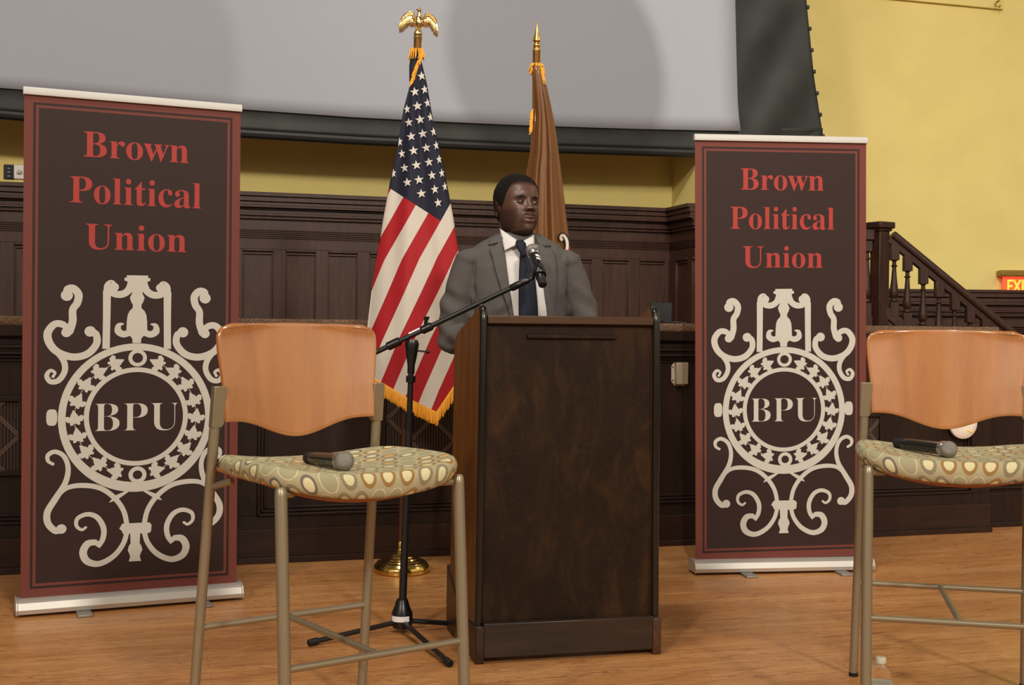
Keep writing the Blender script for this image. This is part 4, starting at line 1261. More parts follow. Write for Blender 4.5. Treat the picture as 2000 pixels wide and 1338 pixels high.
# ------------------------------------------------------------------ water bottle
bp = at(1720, 1300, 3.59)
t = empty('water_bottle', (bp.x, bp.y, 0), 0, 'clear plastic water bottle with a white cap on the floor by the right stool', 'bottle')
M_pet = mat('clear_plastic', (0.97, 0.98, 0.97, 1), 0.06, spec=0.5)
M_pet.node_tree.nodes['Principled BSDF'].inputs['Transmission Weight'].default_value = 1.0
M_pet.node_tree.nodes['Principled BSDF'].inputs['IOR'].default_value = 1.2
prof = [(0, 0.0), (0.026, 0.0), (0.031, 0.006), (0.0325, 0.02), (0.0325, 0.125)]
prof += [(0.0325 * cos(a) * 1.0 + 0.0, 0.125 + 0.052 * sin(a)) for a in np.linspace(0.15, 1.12, 9)] + [(0.0118, 0.178), (0.0118, 0.184)]
bm = new(); lathe(bm, prof, 36)
o = obj('bottle_body', bm, M_pet, t, sharp=0)
bm = new(); lathe(bm, [(0, 0.201), (0.0125, 0.201), (0.0152, 0.198), (0.0158, 0.186), (0.0150, 0.184), (0, 0.184)], 36)
obj('cap', bm, mat('white_cap', lin(206, 204, 186), 0.4), t)
bm = new(); lathe(bm, [(0.0328, 0.045), (0.0334, 0.045), (0.0334, 0.128), (0.0328, 0.128)], 36)
M_label = mat('bottle_label', lin(60, 66, 30), 0.45)
def lab_fn(N):
    sp_ = N.n('ShaderNodeSeparateXYZ'); N.l(N.coord(), sp_.inputs[0])
    band = N.m('GREATER_THAN', sp_.outputs[2], 0.122)
    mid = N.m('LESS_THAN', N.m('ABSOLUTE', N.m('SUBTRACT', sp_.outputs[0], 0.004)), 0.004)
    N.l(N.mix(N.m('MAXIMUM', band, mid), lin(66, 66, 30), lin(206, 204, 186)), N.b.inputs['Base Color'])
lab_fn(Nodes(M_label))
obj('label_wrap', bm, M_label, t)

# ------------------------------------------------------------------ flags on floor poles
def pole_and_base(t, top, base_mat=M_brass):
    """top: local point of the pole's end"""
    bm = new()
    lathe(bm, [(0, 0), (0.122, 0), (0.128, 0.006), (0.129, 0.024), (0.124, 0.036), (0.116, 0.044), (0.112, 0.05), (0.098, 0.053), (0.094, 0.058), (0.080, 0.061), (0.076, 0.067), (0.062, 0.070), (0.058, 0.077), (0.044, 0.082), (0.034, 0.092), (0.024, 0.106), (0.0225, 0.112), (0.0225, 0.140), (0.021, 0.143), (0, 0.143)], 64)
    obj('base', bm, base_mat, t)
    p0 = Vector((0, 0, 0.12)); d_ = (top - p0).normalized()
    bm = new(); tube(bm, [p0, p0 + (top - p0) * 0.86], 0.0178, 20); obj('pole', bm, M_pole, t)
    bm = new(); tube(bm, [p0 + (top - p0) * 0.855, top - d_ * 0.012, top - d_ * 0.010, top], [0.0182, 0.0182, 0.0195, 0.0195], 20); obj('pole_top', bm, M_gold, t)
    return d_
class Drape:
    """a flag hanging in a folded cone: front layer traced, the back layer closing it behind"""
    def __init__(s, org, L, R, top, bot, Y, bulge, folds):
        s.o, s.L, s.R, s.top, s.bot, s.Y, s.bu, s.folds = org, L, R, top, bot, Y, bulge, folds
    def l(s, y): return interp(y, [p[1] for p in s.L], [p[0] for p in s.L])
    def r(s, y): return interp(y, [p[1] for p in s.R], [p[0] for p in s.R])
    def yb(s, x): return interp(x, [p[0] for p in s.bot], [p[1] for p in s.bot])
    def depth(s, a, q): return s.Y - s.bu * sin(pi * min(max(a, 0), 1)) ** 0.8 * min(1, 0.12 + q * 1.3) + s.folds(a, q) * min(1, 4 * q)
    def pix(s, a, q):
        y = s.top + q * (600 - s.top)
        for _ in range(6):
            x = s.l(y) + (s.r(y) - s.l(y)) * a
            y = s.top + q * (s.yb(x) - s.top)
        return x, y
    def front(s, a, q, off=0.0):
        x, y = s.pix(a, q)
        return at(x, y, s.depth(a, q) - off) - s.o
    def frompix(s, x, y, off=0.0):
        a = (x - s.l(y)) / max(s.r(y) - s.l(y), 1e-3); q = (y - s.top) / (s.yb(x) - s.top)
        return at(x, y, s.depth(a, q) - off) - s.o
    def back(s, a, q):
        p = s.front(a, q); w = sin(pi * a) ** 0.8
        x, y = s.pix(a, q)
        return at(x, y, s.Y + (0.075 * w + 0.01 * sin(9 * a)) * min(1, 0.15 + q)) - s.o
    def build(s, name, m, parent, na=64, nq=110, data=None):
        bm = new(); l1 = bm.loops.layers.uv.new('stripe'); l2 = bm.loops.layers.uv.new('canton')
        V = {}
        for j in range(nq):
            q = j / (nq - 1)
            for i in range(2 * na):
                if i < na: a = i / (na - 1.0); p = s.front(a, q)
                else: a = 1 - (i - na + 0.5) / (na); p = s.back(a, q)
                v = bm.verts.new(p); V[j, i] = (v, s.pix(a, q))
        for j in range(nq - 1):
            for i in range(2 * na):
                k = (i + 1) % (2 * na)
                qs = (V[j, i], V[j, k], V[j + 1, k], V[j + 1, i])
                f = bm.faces.new([x[0] for x in qs])
                if data:
                    for lp, x in zip(f.loops, qs): d_ = data(*x[1]); lp[l1].uv = (d_[0], 0); lp[l2].uv = (d_[1], d_[2])
        return obj(name, bm, m, parent, sharp=0)
    def fringe(s, bm, a0, a1, n, ln, wid=0.0030):
        for k in range(n):
            a = a0 + (a1 - a0) * k / (n - 1)
            for lay_ in (0, 1):
                p = s.front(a, 0.994, 0.002 + 0.004 * lay_)
                e = p + Vector((random.uniform(-0.004, 0.004), random.uniform(-0.008, 0.006), -ln * random.uniform(0.85, 1.1)))
                tube(bm, [p, (p + e) / 2 + Vector((random.uniform(-.002, .002), -0.003, 0)), e], [wid, wid * 1.1, wid * 0.7], 5, caps=False)

fb = flr(784, 1117)
t = empty('striped_flag', fb, 0, 'red, white and blue striped flag with gold fringe, gilt eagle on its pole', 'flag', 'flags on brass-based poles')
topP = at(816, 72, fb.y - 0.0) - fb
pd = pole_and_base(t, topP)
D = Drape(fb, [(815, 118), (803, 157), (788, 213), (781, 258), (770, 318), (761, 359), (747, 430), (736, 500), (726, 560), (717, 635), (715, 690), (716, 760), (718, 830)],
          [(823, 118), (834, 164), (844, 224), (856, 276), (867, 325), (876, 374), (885, 422), (895, 486), (902, 560), (907, 640), (908, 830)], 118,
          [(700, 727), (716, 738), (756, 760), (793, 783), (853, 812), (883, 767), (908, 730)], fb.y - 0.03, 0.085,
          lambda a, q: 0.010 * sin(9.0 * a + 2.0 * q) + 0.006 * sin(21 * a - 5 * q))
def flagdata(x, y):
    xb = interp(y, [100, 340, 431.6, 504.4, 571.7, 665.1, 762, 860], [1050, 912, 860.7, 819.6, 789.7, 746.7, 707.5, 668])
    sp_ = interp(y, [340, 431, 519, 650, 762], [33, 33, 33.6, 31, 30])
    ln = 368 + (x - 761.7) * (431.6 - 368) / (860.7 - 761.7)
    return ((x - xb) / sp_ * 0.1 + 5.0, (ln - y) * 0.01, (xb - x) * 0.01)
def flag_fn(N):
    u1 = N.n('ShaderNodeUVMap'); u1.uv_map = 'stripe'; u2 = N.n('ShaderNodeUVMap'); u2.uv_map = 'canton'
    a = N.n('ShaderNodeSeparateXYZ'); N.l(u1.outputs[0], a.inputs[0]); b = N.n('ShaderNodeSeparateXYZ'); N.l(u2.outputs[0], b.inputs[0])
    odd = N.m('GREATER_THAN', N.m('MODULO', N.m('FLOOR', N.m('MULTIPLY', a.outputs[0], 10.0)), 2.0), 0.5)
    col = N.mix(odd, lin(200, 192, 181), lin(160, 30, 37))
    can = N.m('MULTIPLY', N.m('GREATER_THAN', b.outputs[0], 0.0), N.m('GREATER_THAN', b.outputs[1], 0.0))
    N.l(N.mix(can, col, lin(30, 32, 48)), N.b.inputs['Base Color'])
    N.bump(N.noise(N.coord(), 30, 3), 0.15, 0.01)
M_flag = mat('flag_cloth', lin(216, 204, 190), 0.7, spec=0.25, build=flag_fn)
fl = D.build('flag_cloth', M_flag, t, data=flagdata)
# stars sewn on the canton
stars = [(385, 397), (348, 480), (400, 468), (308, 571), (362, 554), (415, 538), (317, 640), (376, 625), (430, 612), (270, 742), (329, 713), (390, 699), (447, 688), (281, 804), (342, 788), (408, 773), (461, 760), (237, 906), (295, 878), (357, 863), (422, 848), (476, 833), (309, 953), (370, 940), (438, 917), (490, 905), (383, 1012), (453, 990), (506, 975), (470, 1060)]
bm = new(); bm.from_mesh(fl.data)
for X, Yp in stars:
    cx, cy = 680 + X / 2.676, Yp / 2.676
    a = (cx - D.l(cy)) / (D.r(cy) - D.l(cy)); sx = 0.55 + 0.5 * sin(pi * min(max(a, 0.03), 0.97))
    vs = []
    for k in range(10):
        r_ = 9.6 if k % 2 == 0 else 3.9
        an = radians(-8) + 2 * pi * k / 10
        x_, y_ = cx + sx * r_ * sin(an), cy - r_ * cos(an)
        x_ = min(max(x_, D.l(y_) + 1), D.r(y_) - 1)
        vs.append(bm.verts.new(D.frompix(x_, y_, 0.006)))
    c_ = bm.verts.new(D.frompix(cx, cy, 0.0062))
    for k in range(10):
        f = bm.faces.new((vs[k], vs[(k + 1) % 10], c_)); f.material_index = 1; f.smooth = False
fl.data.materials.append(mat('star_white', lin(206, 200, 193), 0.7, spec=0.2)); bm.to_mesh(fl.data); bm.free()
bm = new(); D.fringe(bm, 0.02, 0.98, 150, 0.052)
P = [D.front(k / 60.0, 0.993, 0.003) for k in range(61)]
tube(bm, P, 0.006, 6)
obj('fringe', bm, M_fringe, fl)
# gathered fringe round the top of the pole
bm = new()
def strands(bm, c, n, rad, ln, spread=0.02):
    for k in range(n):
        a = 2 * pi * k / n + random.uniform(-.2, .2)
        p = c + Vector((rad * cos(a), rad * sin(a), random.uniform(-.004, .006)))
        e = p + Vector((spread * cos(a), spread * sin(a) - 0.004, -ln * random.uniform(0.6, 1.1)))
        tube(bm, [p - Vector((cos(a), sin(a), 0)) * 0.008, p + Vector((cos(a), sin(a), 0.4)) * 0.006, e], [0.003, 0.0035, 0.002], 5, caps=False)
ct = at(814, 99, fb.y) - fb
strands(bm, ct, 34, 0.022, 0.042, 0.016)
for k in range(60):
    q = k / 59.0
    x_, y_ = 825 - 19 * q + random.uniform(-3, 3), 103 + 52 * q + random.uniform(-3, 3)
    p = at(x_, y_, fb.y - 0.035) - fb
    tube(bm, [p, p + Vector((-0.010 + random.uniform(-.006, .006), -0.006, -0.03 * random.uniform(.7, 1.2)))], [0.0035, 0.002], 5, caps=False)
obj('fringe', bm, M_fringe, fl)
bm = new(); tube(bm, [at(813, 103, fb.y) - fb, at(809, 130, fb.y) - fb, at(806, 160, fb.y + 0.02) - fb], [0.0235, 0.0235, 0.016], 14)
obj('pole_sleeve', bm, mat('dark_sleeve', lin(26, 26, 34), 0.7), fl)
# eagle
E0 = at(816, 71, fb.y) - fb
S_ = fb.y / FPX / 6.083                      # metres for one traced unit
ez = lambda X, Y_, dy=0.0: E0 + Vector(((X - 332) * S_, dy, (430 - Y_) * S_))
bm = new()
lathe(bm, [(0, -0.012), (0.019, -0.010), (0.0205, 0.0), (0.017, 0.004), (0.0195, 0.012), (0.020, 0.020), (0.014, 0.032), (0.008, 0.036), (0, 0.036)], 28, Matrix.Translation(ez(332, 442)))
eg = obj('finial', bm, M_gold, t)
bm = new()
ellipsoid(bm, ez(342, 262), (0.017, 0.016, 0.031), Matrix.Rotation(radians(-6), 4, 'Y')); ellipsoid(bm, ez(346, 190), (0.011, 0.011, 0.024), Matrix.Rotation(radians(4), 4, 'Y'))
ellipsoid(bm, ez(346, 118), (0.0095, 0.010, 0.0095)); tube(bm, [ez(340, 116), ez(322, 108), ez(309, 112)], [0.006, 0.0045, 0.001], 8)
for X in (318, 352): tube(bm, [ez(X, 300), ez(X + 2, 400)], [0.008, 0.006], 8)
tube(bm, [ez(338, 300, 0.008), ez(338, 350, 0.014), ez(336, 392, 0.014)], [0.010, 0.013, 0.009], 10, flat=0.6)
obj('eagle_body', bm, M_gold, eg)
for nm, root, feathers in (('wing', [(300, 225), (302, 255), (302, 290)], [((262, 150), 290), ((240, 152), 0), ((200, 185), 0)],),):
    pass
def wing(side):
    bm = new()
    if side < 0: tips = [(120, 392), (140, 388), (160, 378), (182, 352), (205, 335), (228, 318), (250, 322), (268, 326), (284, 318)]; crest = [(150, 215), (163, 192), (185, 172), (205, 158), (228, 148), (250, 144), (268, 150), (278, 186), (296, 232)]
    else: tips = [(560, 436), (541, 428), (522, 412), (500, 372), (480, 340), (455, 322), (432, 326), (412, 326), (394, 318)]; crest = [(535, 232), (524, 210), (504, 188), (486, 174), (466, 162), (446, 158), (432, 164), (426, 196), (386, 236)]
    for k, (tp, cr) in enumerate(zip(tips, crest)):
        m_ = ((tp[0] + cr[0]) / 2 + side * 12 * (1 - k / 8), (tp[1] + cr[1]) / 2)
        tube(bm, [ez(cr[0], cr[1], 0.004), ez(m_[0], m_[1], -0.004), ez(tp[0], tp[1], 0.002)], [0.0075, 0.0078, 0.0026], 8, flat=0.7)
        tube(bm, [ez(cr[0], cr[1] + 10, -0.005), ez((m_[0] + cr[0]) / 2, (m_[1] + cr[1]) / 2, -0.009)], [0.0065, 0.004], 8, flat=0.8)
    P = [ez(x, y, -0.002) for x, y in crest]
    tube(bm, P, [0.005] * 6 + [0.006, 0.008, 0.010], 8)
    tube(bm, [ez(310 if side < 0 else 376, 262), ez(crest[7][0], crest[7][1] + 40), ez(crest[4][0], crest[4][1] + 60)], [0.010, 0.009, 0.006], 10)
    obj('wing', bm, M_gold, eg)
wing(-1); wing(1)

# brown flag
fb2 = flr(1036, 1112)
t = empty('brown_flag', fb2, 0, 'brown satin flag with gilt spear point on its pole, behind the man', 'flag', 'flags on brass-based poles')
topP = at(1048, 98, fb2.y) - fb2
pole_and_base(t, topP)
bm = new()
S2 = fb2.y / FPX
lathe(bm, [(0, -12 * S2), (6.2 * S2, -12 * S2), (6.2 * S2, -1 * S2), (7.4 * S2, 0), (7.4 * S2, 2.5 * S2), (5.6 * S2, 4 * S2), (7 * S2, 7 * S2), (7.2 * S2, 10 * S2), (5.2 * S2, 13.5 * S2), (4.4 * S2, 15 * S2), (7.6 * S2, 18 * S2), (6.6 * S2, 24 * S2), (4.2 * S2, 33 * S2), (2.0 * S2, 44 * S2), (1.1 * S2, 54 * S2), (0, 57 * S2)], 24, Matrix.Translation(topP))
obj('finial', bm, M_brass, t)
def bfold(a, q): w_ = sin(12.5 * a + 2.2 * q + 0.5 + 0.5 * sin(5 * q)); ca_ = min(1, max(0, (0.98 - a) / 0.25)); return ca_ * 0.040 * math.copysign(abs(w_) ** 0.7, w_) * (0.4 + 0.6 * q) + ca_ * 0.014 * sin(31 * a + 7 * q) * q + (0.05 * max(0, 0.42 - a) / 0.42 if q < 0.5 else 0.05 * max(0, 0.42 - a) / 0.42 * max(0, (0.8 - q) / 0.3))
D2 = Drape(fb2, [(1039, 128), (1040, 180), (1041, 225), (1038, 262), (1035, 300), (1029, 332), (1023, 400), (1018, 470), (1010, 560), (1002, 800)],
           [(1060, 128), (1066, 160), (1075, 200), (1085, 250), (1093, 310), (1100, 370), (1107, 430), (1114, 482), (1124, 560), (1140, 800)], 128,
           [(980, 780), (1060, 800), (1150, 760)], fb2.y - 0.03, 0.075, bfold)
M_brown = mat('brown_satin', lin(108, 70, 36), 0.5, spec=0.4, build=noise_tint(lin(101, 64, 32), lin(116, 76, 40), 3, 0.12, 25))
fl2 = D2.build('flag_cloth', M_brown, t, na=72, nq=90)
bm = new(); strands(bm, at(1049, 128, fb2.y) - fb2, 36, 0.020, 0.040, 0.018)
for k in range(34):
    q = k / 33.0
    p = at(1057 + 5 * q + random.uniform(-2, 2), 130 + 20 * q + random.uniform(-2, 3), fb2.y - 0.045) - fb2
    tube(bm, [p, p + Vector((0.006, -0.006, -0.03 * random.uniform(.7, 1.2)))], [0.0035, 0.002], 5, caps=False)
obj('fringe', bm, M_fringe, fl2)
bm = new()
for k in range(40):
    q = k / 39.0
    p = at(1041 - 2 * q + random.uniform(-1, 1), 213 + 44 * q, fb2.y - 0.03) - fb2
    tube(bm, [p, p + Vector((-0.012, -0.002, -0.018 * random.uniform(.7, 1.2)))], [0.003, 0.002], 5, caps=False)
obj('fringe', bm, M_fringe, fl2)
# part of an embroidered crest at the edge of the fold
def ribbon(bm, pts, w, off):
    P = catmull([(x, y, 0) for x, y in pts], 8); A_ = []; B_ = []
    for i, p in enumerate(P):
        t_ = (P[min(i + 1, len(P) - 1)] - P[max(i - 1, 0)]).normalized(); n_ = Vector((-t_.y, t_.x, 0)) * w / 2
        A_.append(bm.verts.new(D2.frompix(p.x + n_.x, p.y + n_.y, off))); B_.append(bm.verts.new(D2.frompix(p.x - n_.x, p.y - n_.y, off)))
    for i in range(len(P) - 1): bm.faces.new((A_[i], A_[i + 1], B_[i + 1], B_[i]))
crl = [(1098.5, 470), (1095.5, 465), (1097, 460), (1101.5, 460.5), (1106, 467), (1108, 476), (1107.5, 486), (1104, 500)]
bm = new(); ribbon(bm, crl, 11.5, 0.014); cr = obj('crest', bm, mat('crest_outline', lin(34, 26, 24), 0.7), fl2)
bm = new(); ribbon(bm, crl, 5.5, 0.024); obj('crest_scroll', bm, mat('crest_white', lin(210, 202, 192), 0.7), cr)
bm = new(); vs = [bm.verts.new(D2.frompix(x, y, 0.016)) for x, y in ((1108, 482), (1112, 479), (1114, 492), (1112, 520), (1106, 520))]; bm.faces.new(vs)
obj('crest_field', bm, mat('crest_red', lin(150, 30, 44), 0.7), cr)

from mathutils import noise as mnoise
# ------------------------------------------------------------------ the man at the lectern
def remesh(bm, voxel, smooth=0, fac=0.5):
    me = bpy.data.meshes.new('form'); bmesh.ops.recalc_face_normals(bm, faces=bm.faces); bm.to_mesh(me); bm.free()
    o = bpy.data.objects.new('form', me); COL.objects.link(o)
    r = o.modifiers.new('r', 'REMESH'); r.mode = 'VOXEL'; r.voxel_size = voxel
    if smooth:
        s = o.modifiers.new('s', 'SMOOTH'); s.iterations = smooth; s.factor = fac
    bpy.context.view_layer.update()
    out = bpy.data.meshes.new_from_object(o.evaluated_get(bpy.context.evaluated_depsgraph_get()))
    bpy.data.objects.remove(o); bpy.data.meshes.remove(me)
    out.materials.clear()
    return out
def sections(bm, S, seg=48, e=2.3):
    """closed body of stacked horizontal sections (z, half width, front, back, centre x)"""
    R = []
    for sec in S:
        z, w, f, b = sec[:4]; cx = sec[4] if len(sec) > 4 else 0.0
        ring = []
        for k in range(seg):
            a = 2 * pi * k / seg; c_, s_ = cos(a), sin(a)
            x = math.copysign(abs(c_) ** (2 / e), c_) * w; d_ = math.copysign(abs(s_) ** (2 / e), s_)
            ring.append(bm.verts.new((cx + x, d_ * (b if d_ > 0 else -f), z)))
        R.append(ring)
    for A_, B_ in zip(R, R[1:]):
        for k in range(seg): bm.faces.new((A_[k], A_[(k + 1) % seg], B_[(k + 1) % seg], B_[k]))
    bm.faces.new(R[0]); bm.faces.new(R[-1])
def capsule(bm, pts, rad, seg=20, flat=None):
    """tube with rounded ends"""
    pts = [Vector(p) for p in pts]
    tube(bm, pts, rad, seg, True, 0, flat)
    ellipsoid(bm, pts[0], (rad[0],) * 3, u=16, v=10); ellipsoid(bm, pts[-1], (rad[-1],) * 3, u=16, v=10)
PX0, PY0 = 0.020, 4.95
PRZ = radians(9)
PM = Matrix.Translation((PX0, PY0, 0)) @ Matrix.Rotation(PRZ, 4, 'Z')
PMI = PM.inverted()
# head frame
HEADW = Matrix.Translation((0.018, 4.925, 1.487)) @ Matrix.Rotation(radians(29), 4, 'Z') @ Matrix.Translation((0, 0.02, 0.06)) @ Matrix.Rotation(radians(-7), 4, 'X') @ Matrix.Rotation(radians(1.5), 4, 'Y') @ Matrix.Translation((0, -0.02, -0.06)) @ Matrix.Diagonal((0.945, 0.945, 0.965, 1))
HM = PMI @ HEADW; HMI = HM.inverted()
HS = [(-0.004, 0.022, -0.064, -0.020), (0.002, 0.036, -0.080, 0.0), (0.012, 0.048, -0.090, 0.022), (0.030, 0.061, -0.097, 0.048), (0.050, 0.069, -0.100, 0.066), (0.080, 0.076, -0.101, 0.084), (0.110, 0.080, -0.100, 0.097), (0.140, 0.0825, -0.0985, 0.104), (0.170, 0.083, -0.097, 0.106), (0.195, 0.080, -0.091, 0.101), (0.215, 0.071, -0.078, 0.088), (0.232, 0.056, -0.058, 0.067), (0.244, 0.034, -0.034, 0.042), (0.2485, 0.012, -0.012, 0.014)]
_hz = [s[0] for s in HS]
def gz(v, c, s): return math.exp(-((v - c) / s) ** 2)
def g2(x, z, cx, cz, sx, sz): return math.exp(-((x - cx) / sx) ** 2 - ((z - cz) / sz) ** 2)
def smooth(t): t = min(max(t, 0), 1); return t * t * (3 - 2 * t)
def face_push(x, z):
    ax = abs(x); d = 0.0
    d -= 0.0120 * g2(ax, z, 0.034, 0.1300, 0.0175, 0.0110)          # eye sockets
    d += 0.0055 * g2(ax, z, 0.032, 0.147, 0.024, 0.0075)           # brow
    d += 0.0030 * g2(x, z, 0, 0.146, 0.014, 0.012)
    # nose
    if z > 0.095: t = (0.143 - z) / (0.143 - 0.099); h = 0.003 + 0.0215 * max(0, min(1, t)) ** 1.15; h *= smooth((0.152 - z) / 0.014)
    else: h = 0.0245 * smooth((z - 0.0860) / 0.0085)
    sg = 0.0085 + 0.0070 * max(0, min(1, (0.135 - z) / 0.042))
    d += h * math.exp(-(ax / sg) ** 2.4)
    d += 0.0115 * g2(ax, z, 0.0185, 0.0970, 0.0095, 0.0090)        # wings of the nose
    d += 0.0070 * g2(x, z, 0, 0.0575, 0.028, 0.019)                # mouth mound
    d += 0.0052 * g2(x, z, 0, 0.0625, 0.019, 0.0050) - 0.0012 * g2(x, z, 0, 0.066, 0.004, 0.005)
    d += 0.0068 * g2(x, z, 0, 0.0475, 0.017, 0.0058)
    d -= 0.0070 * g2(x, z - 5.0 * x * x, 0, 0.0553, 0.0225, 0.0028)              # line of the lips
    d -= 0.0030 * g2(x, z, 0, 0.037, 0.018, 0.005)
    d += 0.0065 * g2(x, z, 0, 0.017, 0.022, 0.013)                 # chin
    d += 0.0045 * g2(ax, z, 0.050, 0.103, 0.020, 0.017)            # cheekbones
    d += 0.0040 * g2(ax, z, 0.040, 0.076, 0.024, 0.024)            # cheeks
    return d
def head_point(phi, z, off=0.0):
    w = interp(z, _hz, [s[1] for s in HS]); f = interp(z, _hz, [s[2] for s in HS]); b = interp(z, _hz, [s[3] for s in HS])
    yc = 0.006
    c_, s_ = cos(phi), sin(phi); e = 2 / 2.25
    x = math.copysign(abs(c_) ** e, c_) * w; q = math.copysign(abs(s_) ** e, s_)
    y = yc + q * ((b - yc) if q > 0 else (yc - f))
    fr = smooth((-q - 0.25) / 0.5)
    if q < 0: y -= face_push(x, z) * fr
    n = Vector((x / max(w, .01), (y - yc) / 0.1, 0)); n = n.normalized() if n.length > 1e-6 else Vector((0, 0, 1))
    up_ = smooth((z - 0.17) / 0.075)
    return Vector((x, y, z)) + (n * (1 - up_ * 0.75) + Vector((0, 0, 1)) * up_) * off
def zspread(k, n): 
    t = k / (n - 1.0); return -0.004 + (0.2485 + 0.004) * t
bm = new()
NP, NZ = 150, 120
R = [[bm.verts.new(HM @ head_point(2 * pi * k / NP, zspread(j, NZ))) for k in range(NP)] for j in range(NZ)]
for A_, B_ in zip(R, R[1:]):
    for k in range(NP): bm.faces.new((A_[k], A_[(k + 1) % NP], B_[(k + 1) % NP], B_[k]))
bm.faces.new(R[0]); bm.faces.new(R[-1])
# ears
for s in (-1, 1):
    c0 = Vector((s * 0.0835, 0.014, 0.112))
    Mx = HM @ Matrix.Translation(c0) @ Matrix.Rotation(s * radians(22), 4, 'Z') @ Matrix.Rotation(radians(8), 4, 'X')
    rim = [(0.004, -0.016, -0.004), (0.008, -0.017, 0.016), (0.010, -0.008, 0.030), (0.011, 0.006, 0.031), (0.011, 0.016, 0.019), (0.010, 0.017, 0.0), (0.008, 0.010, -0.018), (0.005, 0.0, -0.028)]
    tube(bm, [Mx @ Vector((s * a, b, c)) for a, b, c in rim], 0.0044, 10)
    v0 = len(bm.verts)
    ellipsoid(bm, (0, 0, 0), (1, 1, 1), Mx @ Matrix.Translation((s * 0.003, 0.001, 0.004)) @ Matrix.Diagonal((0.0055, 0.016, 0.027, 1)))
    ellipsoid(bm, (0, 0, 0), (1, 1, 1), Mx @ Matrix.Translation((s * 0.005, -0.004, -0.025)) @ Matrix.Diagonal((0.005, 0.009, 0.010, 1)))
    ellipsoid(bm, (0, 0, 0), (1, 1, 1), Mx @ Matrix.Translation((s * 0.004, -0.014, -0.002)) @ Matrix.Diagonal((0.006, 0.005, 0.007, 1)))
# neck, trunk, limbs
hc = HM @ Vector((0, 0.016, 0.06))
tube(bm, [(0, 0.030, 1.36), (0, 0.022, 1.45), (hc.x * 0.6, 0.012, 1.52), (hc.x, hc.y + 0.008, hc.z + 0.02)], [0.085, 0.072, 0.067, 0.066], 36)
TORSO = [(0.80, 0.165, -0.115, 0.115), (0.95, 0.160, -0.120, 0.110), (1.10, 0.158, -0.115, 0.110), (1.25, 0.175, -0.120, 0.118), (1.35, 0.172, -0.108, 0.112), (1.41, 0.145, -0.085, 0.095), (1.445, 0.10, -0.065, 0.08)]
sections(bm, TORSO)
ARMS = {-1: [(-0.172, 0.0, 1.398), (-0.225, 0.015, 1.27), (-0.252, 0.02, 1.100), (-0.212, -0.05, 1.098), (-0.166, -0.135, 1.100)],
        1: [(0.178, 0.0, 1.398), (0.240, 0.01, 1.265), (0.276, 0.012, 1.120), (0.235, -0.06, 1.112), (0.182, -0.145, 1.102)]}
for s in (-1, 1):
    capsule(bm, ARMS[s], [0.046, 0.048, 0.043, 0.038, 0.028])
    # leg
    capsule(bm, [(s * 0.085, 0.0, 0.84), (s * 0.095, -0.005, 0.48), (s * 0.105, 0.01, 0.10)], [0.088, 0.058, 0.042])
    ellipsoid(bm, (s * 0.11, -0.05, 0.045), (0.042, 0.12, 0.035))
# hands on the desk
def hand(bm, s):
    W = Vector(ARMS[s][-1]); prev = Vector(ARMS[s][-2])
    f = (W - prev).normalized(); f = (f + Vector((-s * -0.25, -0.35, -0.06))).normalized()
    up_ = Vector((0, 0, 1)); sd = f.cross(up_).normalized() * (1)       # to his right when the hand points away
    up_ = sd.cross(f).normalized()
    th_side = sd * (1 if f.cross(up_).dot(Vector((1, 0, 0))) * s < 0 else -1)
    P = lambda a, b, c: W + f * a + th_side * b + up_ * c
    tube(bm, [P(-0.02, 0, 0), P(0.02, 0, 0), P(0.06, 0.002, 0.0), P(0.092, 0.0, -0.004)], [0.027, 0.032, 0.040, 0.039], 20, flat=0.40)
    for k, (off, ln, r_) in enumerate(((0.030, 0.068, 0.0088), (0.0105, 0.076, 0.0090), (-0.010, 0.071, 0.0086), (-0.029, 0.056, 0.0076))):
        sp_ = off * 0.30
        pts = [P(0.080, off, -0.002), P(0.092 + ln * 0.36, off + sp_ * 0.5, 0.001 - 0.003 * k % 2), P(0.092 + ln * 0.70, off + sp_ * 0.8, -0.009), P(0.092 + ln * 0.96, off + sp_, -0.021)]
        capsule(bm, pts, [r_, r_ * 0.96, r_ * 0.88, r_ * 0.74], 12)
    pts = [P(0.022, 0.026, -0.004), P(0.046, 0.046, -0.010), P(0.072, 0.056, -0.014), P(0.094, 0.058, -0.018)]
    capsule(bm, pts, [0.0135, 0.0115, 0.0102, 0.0082], 12)
for s in (-1, 1): hand(bm, s)
body = remesh(bm, 0.0026, 2, 0.4)
def hair_line(q): return interp(q, [-1, -0.9, -0.72, -0.55, -0.40, -0.30, -0.12, 0.0, 0.10, 0.3, 1.0], [0.209, 0.207, 0.199, 0.178, 0.152, 0.128, 0.112, 0.130, 0.138, 0.075, 0.045])
SK = [lin(84, 56, 44), lin(116, 74, 64), lin(36, 17, 15), lin(40, 27, 22), lin(22, 15, 12)]
ca = body.color_attributes.new('tint', 'FLOAT_COLOR', 'POINT')
rough_ = np.zeros(len(body.vertices), np.float32)
cols = np.zeros((len(body.vertices), 4), np.float32); cols[:] = SK[0]
def mixc(a, b, t): return [a[i] + (b[i] - a[i]) * t for i in range(4)]
